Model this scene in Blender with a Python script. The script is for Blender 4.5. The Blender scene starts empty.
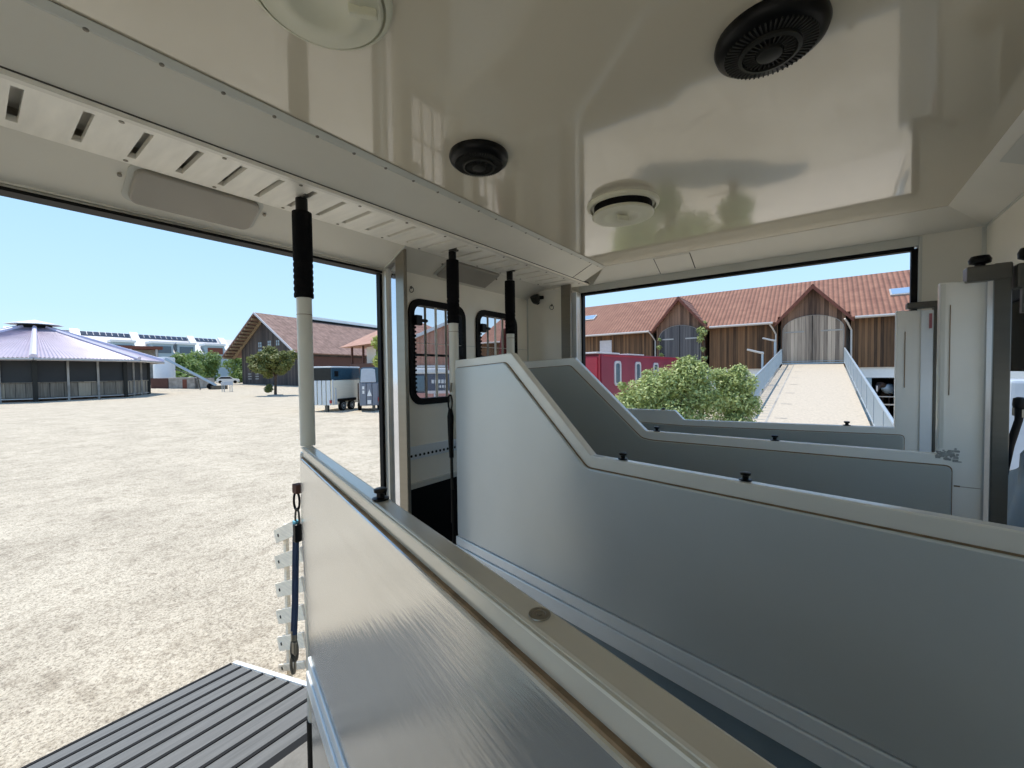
import bpy, bmesh, math, random
from mathutils import Vector, Matrix
PI = math.pi
rnd = random.Random(7)
scn = bpy.context.scene
COL = scn.collection

# ------------------------------------------------------------------ camera, sky, sun, exposure
# origin = the photographer's eye; +Y runs along the truck, -X is the side with the lowered ramp
YAW, PIT, ROL, FPX = 0.64367814, -0.0279232, -0.01235874, 410.0
fw = Vector((-math.sin(YAW) * math.cos(PIT), math.cos(YAW) * math.cos(PIT), math.sin(PIT)))
rt = Vector((math.cos(YAW), math.sin(YAW), 0)); up = rt.cross(fw)
r2 = math.cos(ROL) * rt + math.sin(ROL) * up; u2 = -math.sin(ROL) * rt + math.cos(ROL) * up
cam_d = bpy.data.cameras.new('camera'); cam = bpy.data.objects.new('camera', cam_d); COL.objects.link(cam)
mw = Matrix.Identity(4)
for i in range(3):
    mw[i][0] = r2[i]; mw[i][1] = u2[i]; mw[i][2] = -fw[i]
cam.matrix_world = mw
cam_d.sensor_width = 36; cam_d.lens = 36 * FPX / 1024; cam_d.clip_start = 0.02; cam_d.clip_end = 2000
scn.camera = cam

GZ = -2.36          # yard level
FZ = -1.75          # truck floor level

world = bpy.data.worlds.new('sky'); scn.world = world; world.use_nodes = True
nt = world.node_tree; nt.nodes.clear()
out = nt.nodes.new('ShaderNodeOutputWorld'); bg = nt.nodes.new('ShaderNodeBackground')
tc = nt.nodes.new('ShaderNodeTexCoord'); sp = nt.nodes.new('ShaderNodeSeparateXYZ')
cr = nt.nodes.new('ShaderNodeValToRGB')
cr.color_ramp.elements[0].position = 0.0; cr.color_ramp.elements[0].color = (0.64, 0.84, 0.98, 1)
cr.color_ramp.elements[1].position = 1.0; cr.color_ramp.elements[1].color = (0.16, 0.34, 0.72, 1)
e = cr.color_ramp.elements.new(0.12); e.color = (0.50, 0.75, 0.98, 1)
e = cr.color_ramp.elements.new(0.40); e.color = (0.34, 0.60, 1.0, 1)
nt.links.new(tc.outputs['Generated'], sp.inputs[0]); nt.links.new(sp.outputs['Z'], cr.inputs[0])
nt.links.new(cr.outputs[0], bg.inputs[0]); bg.inputs[1].default_value = 1.0
nt.links.new(bg.outputs[0], out.inputs[0])

sd = bpy.data.lights.new('sun', 'SUN'); sd.energy = 4.2; sd.angle = math.radians(0.6); sd.color = (1.0, 0.95, 0.86)
so = bpy.data.objects.new('sun', sd); COL.objects.link(so)
sunv = Vector((-0.36, -0.02, 0.93)).normalized()
so.rotation_euler = sunv.to_track_quat('Z', 'Y').to_euler(); so.location = (0, 0, 30)

scn.view_settings.view_transform = 'Standard'; scn.view_settings.look = 'None'
scn.view_settings.exposure = 0.3; scn.view_settings.gamma = 1.0; scn.view_settings.use_curve_mapping = False

# ------------------------------------------------------------------ materials
def nodes_of(name):
    m = bpy.data.materials.new(name); m.use_nodes = True
    t = m.node_tree; return m, t, t.nodes['Principled BSDF']

def mat(name, col, rough=0.5, metal=0.0, var=0.06, scale=6.0, bump=0.0, bscale=40.0, stretch=(1, 1, 1), coat=0.0):
    m, t, b = nodes_of(name)
    tcn = t.nodes.new('ShaderNodeTexCoord'); mp = t.nodes.new('ShaderNodeMapping'); mp.inputs['Scale'].default_value = stretch
    t.links.new(tcn.outputs['Object'], mp.inputs[0])
    n = t.nodes.new('ShaderNodeTexNoise'); n.inputs['Scale'].default_value = scale; n.inputs['Detail'].default_value = 5
    t.links.new(mp.outputs[0], n.inputs['Vector'])
    r = t.nodes.new('ShaderNodeValToRGB')
    r.color_ramp.elements[0].position = 0.3; r.color_ramp.elements[1].position = 0.7
    r.color_ramp.elements[0].color = tuple(max(0, c * (1 - var)) for c in col) + (1,)
    r.color_ramp.elements[1].color = tuple(min(1, c * (1 + var)) for c in col) + (1,)
    t.links.new(n.outputs['Fac'], r.inputs[0]); t.links.new(r.outputs[0], b.inputs['Base Color'])
    b.inputs['Roughness'].default_value = rough; b.inputs['Metallic'].default_value = metal
    b.inputs['Coat Weight'].default_value = coat
    if bump:
        n2 = t.nodes.new('ShaderNodeTexNoise'); n2.inputs['Scale'].default_value = bscale; n2.inputs['Detail'].default_value = 4
        t.links.new(mp.outputs[0], n2.inputs['Vector'])
        bn = t.nodes.new('ShaderNodeBump'); bn.inputs['Strength'].default_value = bump; bn.inputs['Distance'].default_value = 0.02
        t.links.new(n2.outputs['Fac'], bn.inputs['Height']); t.links.new(bn.outputs[0], b.inputs['Normal'])
    return m

def mat_ground():
    m, t, b = nodes_of('yard_gravel')
    tcn = t.nodes.new('ShaderNodeTexCoord')
    def noise(s, d=6, ro=0.6):
        n = t.nodes.new('ShaderNodeTexNoise'); n.inputs['Scale'].default_value = s; n.inputs['Detail'].default_value = d
        n.inputs['Roughness'].default_value = ro; t.links.new(tcn.outputs['Object'], n.inputs['Vector']); return n
    n1 = noise(48, 9, 0.8); n2 = noise(0.9, 6, 0.7); n3 = noise(7, 6, 0.7)
    r1 = t.nodes.new('ShaderNodeValToRGB')
    r1.color_ramp.elements[0].position = 0.38; r1.color_ramp.elements[0].color = (0.21, 0.17, 0.125, 1)
    r1.color_ramp.elements[1].position = 0.52; r1.color_ramp.elements[1].color = (0.60, 0.52, 0.395, 1)
    e = r1.color_ramp.elements.new(0.66); e.color = (0.75, 0.66, 0.52, 1)
    t.links.new(n1.outputs['Fac'], r1.inputs[0])
    r2_ = t.nodes.new('ShaderNodeValToRGB')
    r2_.color_ramp.elements[0].position = 0.35; r2_.color_ramp.elements[0].color = (0.80, 0.79, 0.78, 1)
    r2_.color_ramp.elements[1].position = 0.6; r2_.color_ramp.elements[1].color = (1, 1, 1, 1)
    t.links.new(n2.outputs['Fac'], r2_.inputs[0])
    r3 = t.nodes.new('ShaderNodeValToRGB')
    r3.color_ramp.elements[0].position = 0.36; r3.color_ramp.elements[0].color = (0.74, 0.72, 0.70, 1)
    r3.color_ramp.elements[1].position = 0.5; r3.color_ramp.elements[1].color = (1, 1, 1, 1)
    t.links.new(n3.outputs['Fac'], r3.inputs[0])
    mx = t.nodes.new('ShaderNodeMix'); mx.data_type = 'RGBA'; mx.blend_type = 'MULTIPLY'; mx.inputs[0].default_value = 1
    t.links.new(r1.outputs[0], mx.inputs[6]); t.links.new(r2_.outputs[0], mx.inputs[7])
    mx2 = t.nodes.new('ShaderNodeMix'); mx2.data_type = 'RGBA'; mx2.blend_type = 'MULTIPLY'; mx2.inputs[0].default_value = 1
    t.links.new(mx.outputs[2], mx2.inputs[6]); t.links.new(r3.outputs[0], mx2.inputs[7])
    t.links.new(mx2.outputs[2], b.inputs['Base Color']); b.inputs['Roughness'].default_value = 0.95
    bn = t.nodes.new('ShaderNodeBump'); bn.inputs['Strength'].default_value = 0.5; bn.inputs['Distance'].default_value = 0.03
    t.links.new(n1.outputs['Fac'], bn.inputs['Height']); t.links.new(bn.outputs[0], b.inputs['Normal'])
    return m

def mat_boards(name, c0, c1, width, ang=0.0, gap=0.06, rough=0.85):
    """vertical boards: colour per board, dark joints, long grain. ang = heading of the wall"""
    m, t, b = nodes_of(name)
    tcn = t.nodes.new('ShaderNodeTexCoord'); mp = t.nodes.new('ShaderNodeMapping')
    mp.inputs['Rotation'].default_value = (0, 0, -ang)
    t.links.new(tcn.outputs['Object'], mp.inputs[0])
    s = t.nodes.new('ShaderNodeSeparateXYZ'); t.links.new(mp.outputs[0], s.inputs[0])
    d = t.nodes.new('ShaderNodeMath'); d.operation = 'DIVIDE'; d.inputs[1].default_value = width; t.links.new(s.outputs['X'], d.inputs[0])
    fl = t.nodes.new('ShaderNodeMath'); fl.operation = 'FLOOR'; t.links.new(d.outputs[0], fl.inputs[0])
    fr = t.nodes.new('ShaderNodeMath'); fr.operation = 'FRACT'; t.links.new(d.outputs[0], fr.inputs[0])
    wn = t.nodes.new('ShaderNodeTexWhiteNoise'); wn.noise_dimensions = '1D'; t.links.new(fl.outputs[0], wn.inputs['W'])
    mp2 = t.nodes.new('ShaderNodeMapping'); mp2.inputs['Scale'].default_value = (9, 9, 0.5); t.links.new(tcn.outputs['Object'], mp2.inputs[0])
    n = t.nodes.new('ShaderNodeTexNoise'); n.inputs['Scale'].default_value = 1.3; n.inputs['Detail'].default_value = 5; t.links.new(mp2.outputs[0], n.inputs['Vector'])
    ad = t.nodes.new('ShaderNodeMath'); ad.operation = 'ADD'; t.links.new(wn.outputs['Value'], ad.inputs[0]); t.links.new(n.outputs['Fac'], ad.inputs[1])
    hf = t.nodes.new('ShaderNodeMath'); hf.operation = 'MULTIPLY'; hf.inputs[1].default_value = 0.5; t.links.new(ad.outputs[0], hf.inputs[0])
    r = t.nodes.new('ShaderNodeValToRGB'); r.color_ramp.elements[0].position = 0.2; r.color_ramp.elements[1].position = 0.8
    r.color_ramp.elements[0].color = c0 + (1,); r.color_ramp.elements[1].color = c1 + (1,)
    t.links.new(hf.outputs[0], r.inputs[0])
    gt = t.nodes.new('ShaderNodeMath'); gt.operation = 'GREATER_THAN'; gt.inputs[1].default_value = gap; t.links.new(fr.outputs[0], gt.inputs[0])
    g2 = t.nodes.new('ShaderNodeMath'); g2.operation = 'MULTIPLY_ADD'; g2.inputs[1].default_value = 0.8; g2.inputs[2].default_value = 0.2; t.links.new(gt.outputs[0], g2.inputs[0])
    mx = t.nodes.new('ShaderNodeMix'); mx.data_type = 'RGBA'; mx.blend_type = 'MULTIPLY'; mx.inputs[0].default_value = 1
    t.links.new(r.outputs[0], mx.inputs[6]); t.links.new(g2.outputs[0], mx.inputs[7])
    t.links.new(mx.outputs[2], b.inputs['Base Color']); b.inputs['Roughness'].default_value = rough
    return m

def mat_tiles(name, c0, c1, width=0.25, row=0.3, ang=0.0, depth=0.35, vscale=1.3):
    m, t, b = nodes_of(name)
    tcn = t.nodes.new('ShaderNodeTexCoord'); mp = t.nodes.new('ShaderNodeMapping'); mp.inputs['Rotation'].default_value = (0, 0, -ang)
    t.links.new(tcn.outputs['Object'], mp.inputs[0])
    s = t.nodes.new('ShaderNodeSeparateXYZ'); t.links.new(mp.outputs[0], s.inputs[0])
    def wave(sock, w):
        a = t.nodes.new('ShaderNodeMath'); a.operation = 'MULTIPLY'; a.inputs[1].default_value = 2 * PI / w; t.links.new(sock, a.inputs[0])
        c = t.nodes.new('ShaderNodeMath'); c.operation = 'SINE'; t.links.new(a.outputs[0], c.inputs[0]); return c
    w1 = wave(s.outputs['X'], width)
    dv = t.nodes.new('ShaderNodeMath'); dv.operation = 'DIVIDE'; dv.inputs[1].default_value = row; t.links.new(s.outputs['Z'], dv.inputs[0])
    fr = t.nodes.new('ShaderNodeMath'); fr.operation = 'FRACT'; t.links.new(dv.outputs[0], fr.inputs[0])
    h = t.nodes.new('ShaderNodeMath'); h.operation = 'MULTIPLY_ADD'; h.inputs[1].default_value = 0.5; t.links.new(w1.outputs[0], h.inputs[0]); t.links.new(fr.outputs[0], h.inputs[2])
    n = t.nodes.new('ShaderNodeTexNoise'); n.inputs['Scale'].default_value = vscale; n.inputs['Detail'].default_value = 8; n.inputs['Roughness'].default_value = 0.75
    t.links.new(tcn.outputs['Object'], n.inputs['Vector'])
    r = t.nodes.new('ShaderNodeValToRGB'); r.color_ramp.elements[0].position = 0.3; r.color_ramp.elements[1].position = 0.7
    r.color_ramp.elements[0].color = c0 + (1,); r.color_ramp.elements[1].color = c1 + (1,)
    t.links.new(n.outputs['Fac'], r.inputs[0])
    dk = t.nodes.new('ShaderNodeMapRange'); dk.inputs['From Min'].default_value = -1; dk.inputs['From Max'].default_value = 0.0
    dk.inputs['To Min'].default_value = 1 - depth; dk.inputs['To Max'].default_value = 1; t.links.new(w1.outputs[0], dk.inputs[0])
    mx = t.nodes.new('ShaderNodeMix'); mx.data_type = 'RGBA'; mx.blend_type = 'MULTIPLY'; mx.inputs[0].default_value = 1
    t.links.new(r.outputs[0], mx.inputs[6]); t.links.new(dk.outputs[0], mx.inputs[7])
    t.links.new(mx.outputs[2], b.inputs['Base Color']); b.inputs['Roughness'].default_value = 0.85
    bn = t.nodes.new('ShaderNodeBump'); bn.inputs['Strength'].default_value = 0.6; bn.inputs['Distance'].default_value = 0.05
    t.links.new(h.outputs[0], bn.inputs['Height']); t.links.new(bn.outputs[0], b.inputs['Normal'])
    return m

def mat_leaf(name, c0, c1):
    m, t, b = nodes_of(name)
    tcn = t.nodes.new('ShaderNodeTexCoord')
    wn = t.nodes.new('ShaderNodeTexNoise'); wn.inputs['Scale'].default_value = 9; t.links.new(tcn.outputs['Object'], wn.inputs['Vector'])
    r = t.nodes.new('ShaderNodeValToRGB'); r.color_ramp.elements[0].position = 0.35; r.color_ramp.elements[1].position = 0.65
    r.color_ramp.elements[0].color = c0 + (1,); r.color_ramp.elements[1].color = c1 + (1,)
    t.links.new(wn.outputs['Fac'], r.inputs[0]); t.links.new(r.outputs[0], b.inputs['Base Color'])
    b.inputs['Roughness'].default_value = 0.55
    tr = t.nodes.new('ShaderNodeBsdfTranslucent'); t.links.new(r.outputs[0], tr.inputs[0])
    ms = t.nodes.new('ShaderNodeMixShader'); ms.inputs[0].default_value = 0.3
    o = t.nodes['Material Output']
    t.links.new(b.outputs[0], ms.inputs[1]); t.links.new(tr.outputs[0], ms.inputs[2]); t.links.new(ms.outputs[0], o.inputs[0])
    return m

def mat_brushed(name, col, rough=0.3, metal=0.7):
    return mat(name, col, rough, metal, var=0.05, scale=3.0, bump=0.04, bscale=8.0, stretch=(1, 1, 12))

MT = dict(
    gelcoat=mat('glossy_cream_gelcoat', (0.70, 0.635, 0.50), 0.09, var=0.03, scale=1.5, coat=0.6),
    greypaint=mat('grey_painted_sheet', (0.78, 0.745, 0.65), 0.35, var=0.04, scale=2.5),
    cream=mat('cream_plastic_sheet', (0.92, 0.87, 0.75), 0.3, var=0.04, scale=3),
    rail=mat('white_slotted_board', (0.93, 0.89, 0.79), 0.35, var=0.07, scale=5, stretch=(1, 6, 1)),
    worn=mat('worn_grey_paint', (0.30, 0.30, 0.28), 0.6, var=0.3, scale=60),
    joint=mat('dark_joint_filler', (0.07, 0.06, 0.05), 0.8),
    strip=mat('light_trim_strip', (0.62, 0.62, 0.56), 0.35, var=0.04),
    steel=mat_brushed('brushed_steel', (0.27, 0.245, 0.20), 0.32, 0.75),
    darksteel=mat_brushed('dark_steel', (0.11, 0.105, 0.09), 0.35, 0.6),
    chrome=mat('polished_aluminium', (0.78, 0.80, 0.86), 0.10, 0.95, var=0.03),
    alu=mat_brushed('satin_aluminium_sheet', (0.68, 0.68, 0.66), 0.18, 0.80),
    aluframe=mat('grey_anodised_frame', (0.68, 0.66, 0.59), 0.2, 0.3, var=0.04),
    frame=mat('pale_grey_frame', (0.82, 0.81, 0.75), 0.25, 0.1, var=0.03),
    panel=mat('grey_padded_panel', (0.40, 0.42, 0.39), 0.28, 0.1, var=0.05, scale=1.6),
    panel_l=mat('sky_tinted_grey_panel', (0.60, 0.645, 0.65), 0.26, 0.2, var=0.06, scale=1.6),  # lighter and bluer than the other panels: sky reflection put into the colour
    skirt=mat('slate_skirt_panel', (0.20, 0.26, 0.30), 0.4, 0.1, var=0.05),
    kick=mat('sky_tinted_aluminium', (0.80, 0.84, 0.86), 0.3, 0.2, var=0.04),  # pale bluish colour stands in for sky reflected in the metal
    seam=mat('brown_dirt_seam', (0.24, 0.165, 0.095), 0.9, var=0.35, scale=25),
    black=mat('black_rubber', (0.004, 0.004, 0.004), 0.6, var=0.2),
    foam=mat('black_foam_sleeve', (0.003, 0.003, 0.004), 0.9, var=0.2, bump=0.2, bscale=120),
    blackpl=mat('black_plastic', (0.004, 0.004, 0.004), 0.35, var=0.1),
    greyblack=mat('dark_grey_plastic', (0.025, 0.025, 0.022), 0.45, var=0.1),
    tube=mat('cream_pole_tube', (0.74, 0.73, 0.65), 0.35, var=0.03),
    ivory=mat('ivory_vent_plastic', (0.74, 0.72, 0.56), 0.4, var=0.03),
    lampmat=mat('smoked_lamp_cover', (0.38, 0.35, 0.30), 0.3, var=0.04),
    rubberfloor=mat('rubber_floor_mat', (0.18, 0.17, 0.15), 0.8, var=0.15, scale=12, bump=0.3),
    ramp=mat('grey_ramp_board', (0.135, 0.135, 0.13), 0.9, var=0.18, scale=3, stretch=(14, 1, 1), bump=0.15),
    white=mat('white_paint', (0.80, 0.80, 0.78), 0.4, var=0.03),
    navy=mat('navy_webbing', (0.015, 0.035, 0.09), 0.7, var=0.2, scale=30),
    cyan=mat('pale_blue_tab', (0.15, 0.50, 0.65), 0.6),
    pink=mat('pink_tag', (0.35, 0.12, 0.14), 0.6),
    slat=mat('weathered_pale_wood', (0.88, 0.77, 0.60), 0.8, var=0.12, scale=8, stretch=(1, 1, 8)),
    ground=mat_ground(),
    concrete=mat('cream_concrete', (0.48, 0.41, 0.32), 0.9, var=0.12, scale=14, bump=0.3, bscale=12),  # cream concrete tone of the access ramp
    concretegrey=mat('grey_concrete', (0.33, 0.31, 0.28), 0.9, var=0.3, scale=1.2),
    barnwood=mat_boards('brown_barn_boards', (0.045, 0.024, 0.012), (0.24, 0.125, 0.058), 0.15),
    dormerwood=mat_boards('dormer_boards', (0.06, 0.032, 0.02), (0.33, 0.19, 0.12), 0.22),
    gatelight=mat_boards('pale_weathered_gate_boards', (0.17, 0.13, 0.10), (0.62, 0.49, 0.37), 0.20),
    gatedark=mat_boards('grey_weathered_gate_boards', (0.05, 0.05, 0.055), (0.17, 0.155, 0.15), 0.20),
    gable=mat_boards('dark_gable_boards', (0.040, 0.033, 0.032), (0.125, 0.10, 0.085), 0.45, math.atan2(.205, .979)),
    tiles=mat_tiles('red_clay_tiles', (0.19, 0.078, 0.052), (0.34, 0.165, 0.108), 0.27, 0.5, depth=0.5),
    tilesbrown=mat_tiles('brown_mottled_tiles', (0.14, 0.08, 0.06), (0.40, 0.25, 0.20), 0.9, 0.6, ang=PI / 2 + .21, depth=0.15, vscale=0.9),
    tileshouse=mat_tiles('pale_red_tiles', (0.33, 0.17, 0.12), (0.50, 0.29, 0.22), 0.5, 0.4, depth=0.15, vscale=0.8),
    hallroof=mat('lilac_corrugated_roof', (0.40, 0.345, 0.42), 0.5, 0.1, var=0.10, scale=0.6),
    hallrib=mat('pale_roof_rib', (0.62, 0.58, 0.70), 0.5, var=0.03),
    hallscreen=mat('dark_windbreak_net', (0.035, 0.037, 0.038), 0.9, var=0.12, scale=0.7),
    hallwood=mat_boards('weathered_hall_boards', (0.08, 0.07, 0.06), (0.42, 0.36, 0.27), 0.33),
    galv=mat('galvanised_rail', (0.42, 0.48, 0.52), 0.4, 0.4, var=0.05),
    gutter=mat('pale_metal_gutter', (0.50, 0.47, 0.44), 0.4, 0.4, var=0.05),
    solar=mat('dark_solar_panel', (0.035, 0.045, 0.07), 0.15, 0.2, var=0.1),
    glassb=mat('blue_grey_window', (0.10, 0.16, 0.20), 0.1, 0.2, var=0.1),
    paleblue=mat('pale_blue_wall', (0.33, 0.42, 0.46), 0.7, var=0.04),
    skylight=mat('roof_window_glass', (0.45, 0.58, 0.70), 0.08, 0.6, var=0.04),
    redwall=mat('faded_crimson_body', (0.26, 0.030, 0.060), 0.45, var=0.12, scale=0.8),
    redend=mat('lit_red_gloss_body', (0.42, 0.025, 0.045), 0.35, var=0.06),  # brighter red than the side: light on the end face put into the colour
    paletrim=mat('pale_trim', (0.60, 0.56, 0.56), 0.5),
    curtain=mat('maroon_cloth', (0.12, 0.008, 0.010), 0.8, var=0.3, scale=10),
    trailwhite=mat('white_trailer_plastic', (0.62, 0.65, 0.66), 0.4, var=0.05),
    trailwood=mat('beige_trailer_side', (0.95, 0.86, 0.68), 0.45, var=0.04, stretch=(1, 1, 10), scale=1.2),
    trailgrey=mat('slate_blue_trailer_ramp', (0.19, 0.21, 0.25), 0.5, var=0.05),
    trailtop=mat('pale_blue_trailer_top', (0.45, 0.49, 0.54), 0.35, var=0.05),
    traildark=mat('dark_blue_trailer_hood', (0.035, 0.075, 0.105), 0.2, var=0.1),
    leaf_bush=mat_leaf('bush_leaf', (0.20, 0.26, 0.065), (0.58, 0.64, 0.27)),
    leaf_tree=mat_leaf('tree_leaf', (0.095, 0.12, 0.03), (0.28, 0.29, 0.09)),
    leaf_far=mat_leaf('far_leaf', (0.07, 0.13, 0.03), (0.34, 0.46, 0.13)),
    leaf_y=mat_leaf('yellow_green_leaf', (0.28, 0.34, 0.06), (0.50, 0.54, 0.14)),
    bark=mat('brown_bark', (0.08, 0.055, 0.04), 0.9, var=0.3),
    horsecoat=mat('dark_brown_horse_coat', (0.045, 0.025, 0.018), 0.6, var=0.2),
    blaze=mat('white_blaze', (0.75, 0.70, 0.68), 0.6),
    rug=mat('pale_blue_horse_rug', (0.42, 0.52, 0.62), 0.7, var=0.12, scale=4),
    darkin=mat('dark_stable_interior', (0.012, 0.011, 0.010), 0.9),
    rust=mat('rusty_brown_sheet', (0.17, 0.055, 0.035), 0.8, var=0.2),
    pinkbody=mat('faded_pink_body', (0.50, 0.26, 0.22), 0.5),
    blueband=mat('blue_grey_band', (0.075, 0.09, 0.125), 0.35, var=0.1),
    purlin=mat('tan_purlin_wood', (0.30, 0.22, 0.13), 0.8, var=0.15),
    brownwood=mat('dark_brown_wood', (0.10, 0.045, 0.032), 0.85, var=0.2),
    redstripe=mat('red_marker', (0.40, 0.03, 0.03), 0.5),
)
def plastic_sheet():
    m, t, b = nodes_of('clear_plastic_sheet')
    n = t.nodes.new('ShaderNodeTexNoise'); n.inputs['Scale'].default_value = 6
    r = t.nodes.new('ShaderNodeValToRGB'); r.color_ramp.elements[0].color = (0.30, 0.38, 0.44, 1); r.color_ramp.elements[1].color = (0.60, 0.68, 0.74, 1)
    t.links.new(n.outputs['Fac'], r.inputs[0]); t.links.new(r.outputs[0], b.inputs['Base Color'])
    b.inputs['Roughness'].default_value = 0.25; b.inputs['Transmission Weight'].default_value = 0.3
    return m
for k_ in ('black', 'foam', 'blackpl', 'greyblack'):
    MT[k_].node_tree.nodes['Principled BSDF'].inputs['Specular IOR Level'].default_value = 0.2
MT['sheet'] = plastic_sheet()
def glass():
    m, t, b = nodes_of('thin_window_glass')
    n = t.nodes.new('ShaderNodeTexNoise'); n.inputs['Scale'].default_value = 2
    mr = t.nodes.new('ShaderNodeMapRange'); mr.inputs['To Min'].default_value = 0.02; mr.inputs['To Max'].default_value = 0.05
    t.links.new(n.outputs['Fac'], mr.inputs[0])
    gl = t.nodes.new('ShaderNodeBsdfGlossy'); t.links.new(mr.outputs[0], gl.inputs['Roughness'])
    tr = t.nodes.new('ShaderNodeBsdfTransparent'); tr.inputs[0].default_value = (0.86, 0.85, 0.86, 1)
    fr = t.nodes.new('ShaderNodeFresnel'); fr.inputs[0].default_value = 1.12
    ms = t.nodes.new('ShaderNodeMixShader'); t.links.new(fr.outputs[0], ms.inputs[0])
    t.links.new(tr.outputs[0], ms.inputs[1]); t.links.new(gl.outputs[0], ms.inputs[2])
    t.links.new(ms.outputs[0], t.nodes['Material Output'].inputs[0])
    return m
MT['glass'] = glass()

# ------------------------------------------------------------------ mesh helpers
class MB:
    def __init__(s, xf=None): s.v = []; s.f = []; s.xf = xf
    def add(s, vs, fs):
        b = len(s.v)
        s.v += [(s.xf @ Vector(p)) if s.xf else Vector(p) for p in vs]
        s.f += [tuple(i + b for i in f) for f in fs]; return s
    def box(s, x0, x1, y0, y1, z0, z1):
        vs = [(x, y, z) for z in (z0, z1) for y in (y0, y1) for x in (x0, x1)]
        return s.add(vs, [(0, 2, 3, 1), (4, 5, 7, 6), (0, 1, 5, 4), (2, 6, 7, 3), (0, 4, 6, 2), (1, 3, 7, 5)])
    def obox(s, c, sz, R=None):
        h = [k / 2 for k in sz]; c = Vector(c); vs = []
        for z in (-h[2], h[2]):
            for y in (-h[1], h[1]):
                for x in (-h[0], h[0]):
                    p = Vector((x, y, z)); vs.append(c + (R @ p if R else p))
        return s.add(vs, [(0, 2, 3, 1), (4, 5, 7, 6), (0, 1, 5, 4), (2, 6, 7, 3), (0, 4, 6, 2), (1, 3, 7, 5)])
    def prism(s, poly, ax, a0, a1):
        def P(a, b, c):
            return {'x': (c, a, b), 'y': (a, c, b), 'z': (a, b, c)}[ax]
        n = len(poly)
        vs = [P(a, b, a0) for a, b in poly] + [P(a, b, a1) for a, b in poly]
        fs = [tuple(range(n))[::-1], tuple(range(n, 2 * n))]
        fs += [(i, (i + 1) % n, (i + 1) % n + n, i + n) for i in range(n)]
        return s.add(vs, fs)
    def tube(s, pts, r, n=10, cap=True):
        pts = [Vector(p) for p in pts]; rr = r if isinstance(r, (list, tuple)) else [r] * len(pts)
        t0 = (pts[1] - pts[0]).normalized(); a = t0.orthogonal().normalized(); vs = []
        for i, p in enumerate(pts):
            t = ((pts[min(i + 1, len(pts) - 1)]) - pts[max(i - 1, 0)]).normalized()
            a = (a - t * a.dot(t)).normalized(); b = t.cross(a)
            for k in range(n):
                an = 2 * PI * k / n; vs.append(p + (a * math.cos(an) + b * math.sin(an)) * rr[i])
        fs = []
        for i in range(len(pts) - 1):
            for k in range(n):
                k2 = (k + 1) % n; fs.append((i * n + k, i * n + k2, (i + 1) * n + k2, (i + 1) * n + k))
        if cap: fs += [tuple(range(n))[::-1], tuple(range((len(pts) - 1) * n, len(pts) * n))]
        return s.add(vs, fs)
    def lathe(s, prof, c=(0, 0, 0), n=40, R=None):
        c = Vector(c); vs = []; fs = []
        for r, z in prof:
            for k in range(n):
                a = 2 * PI * k / n; p = Vector((max(r, 1e-5) * math.cos(a), max(r, 1e-5) * math.sin(a), z)); vs.append(c + (R @ p if R else p))
        for i in range(len(prof) - 1):
            for k in range(n):
                k2 = (k + 1) % n; fs.append((i * n + k, i * n + k2, (i + 1) * n + k2, (i + 1) * n + k))
        fs += [tuple(range(n))[::-1], tuple(range((len(prof) - 1) * n, len(prof) * n))]
        return s.add(vs, fs)
    def ring(s, outer, inner, ax, a0, a1):
        n = len(outer)
        def P(a, b, c): return {'x': (c, a, b), 'y': (a, c, b), 'z': (a, b, c)}[ax]
        vs = [P(*p, a0) for p in outer] + [P(*p, a0) for p in inner] + [P(*p, a1) for p in outer] + [P(*p, a1) for p in inner]
        fs = []
        for i in range(n):
            j = (i + 1) % n
            fs += [(i, j, n + j, n + i), (2 * n + i, 3 * n + i, 3 * n + j, 2 * n + j), (i, 2 * n + i, 2 * n + j, j), (n + i, n + j, 3 * n + j, 3 * n + i)]
        return s.add(vs, fs)
    def build(s, name, m, parent=None, bevel=0.0, smooth=False, local=False, kind=None, label=None):
        vs = list(s.v)
        if parent is not None and not local:
            inv = parent.matrix_basis.inverted(); q = parent.parent
            if q: inv = inv @ q.matrix_basis.inverted()
            vs = [inv @ p for p in vs]; off = None
        elif parent is None:
            xs = [p.x for p in vs]; ys = [p.y for p in vs]; zs = [p.z for p in vs]
            off = Vector(((min(xs) + max(xs)) / 2, (min(ys) + max(ys)) / 2, min(zs))); vs = [p - off for p in vs]
        me = bpy.data.meshes.new(name); me.from_pydata([tuple(p) for p in vs], [], s.f)
        bm = bmesh.new(); bm.from_mesh(me); bmesh.ops.recalc_face_normals(bm, faces=bm.faces[:]); bm.to_mesh(me); bm.free()
        me.materials.append(MT[m] if isinstance(m, str) else m)
        o = bpy.data.objects.new(name, me); COL.objects.link(o)
        if parent is not None: o.parent = parent
        elif off is not None: o.location = off
        if smooth:
            for p in me.polygons: p.use_smooth = True
            try: me.set_sharp_from_angle(angle=math.radians(40))
            except Exception: pass
        if bevel:
            b = o.modifiers.new('bevel', 'BEVEL'); b.width = bevel; b.segments = 2; b.limit_method = 'ANGLE'
        if kind: o['kind'] = kind
        if label: o['label'] = label
        return o

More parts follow.
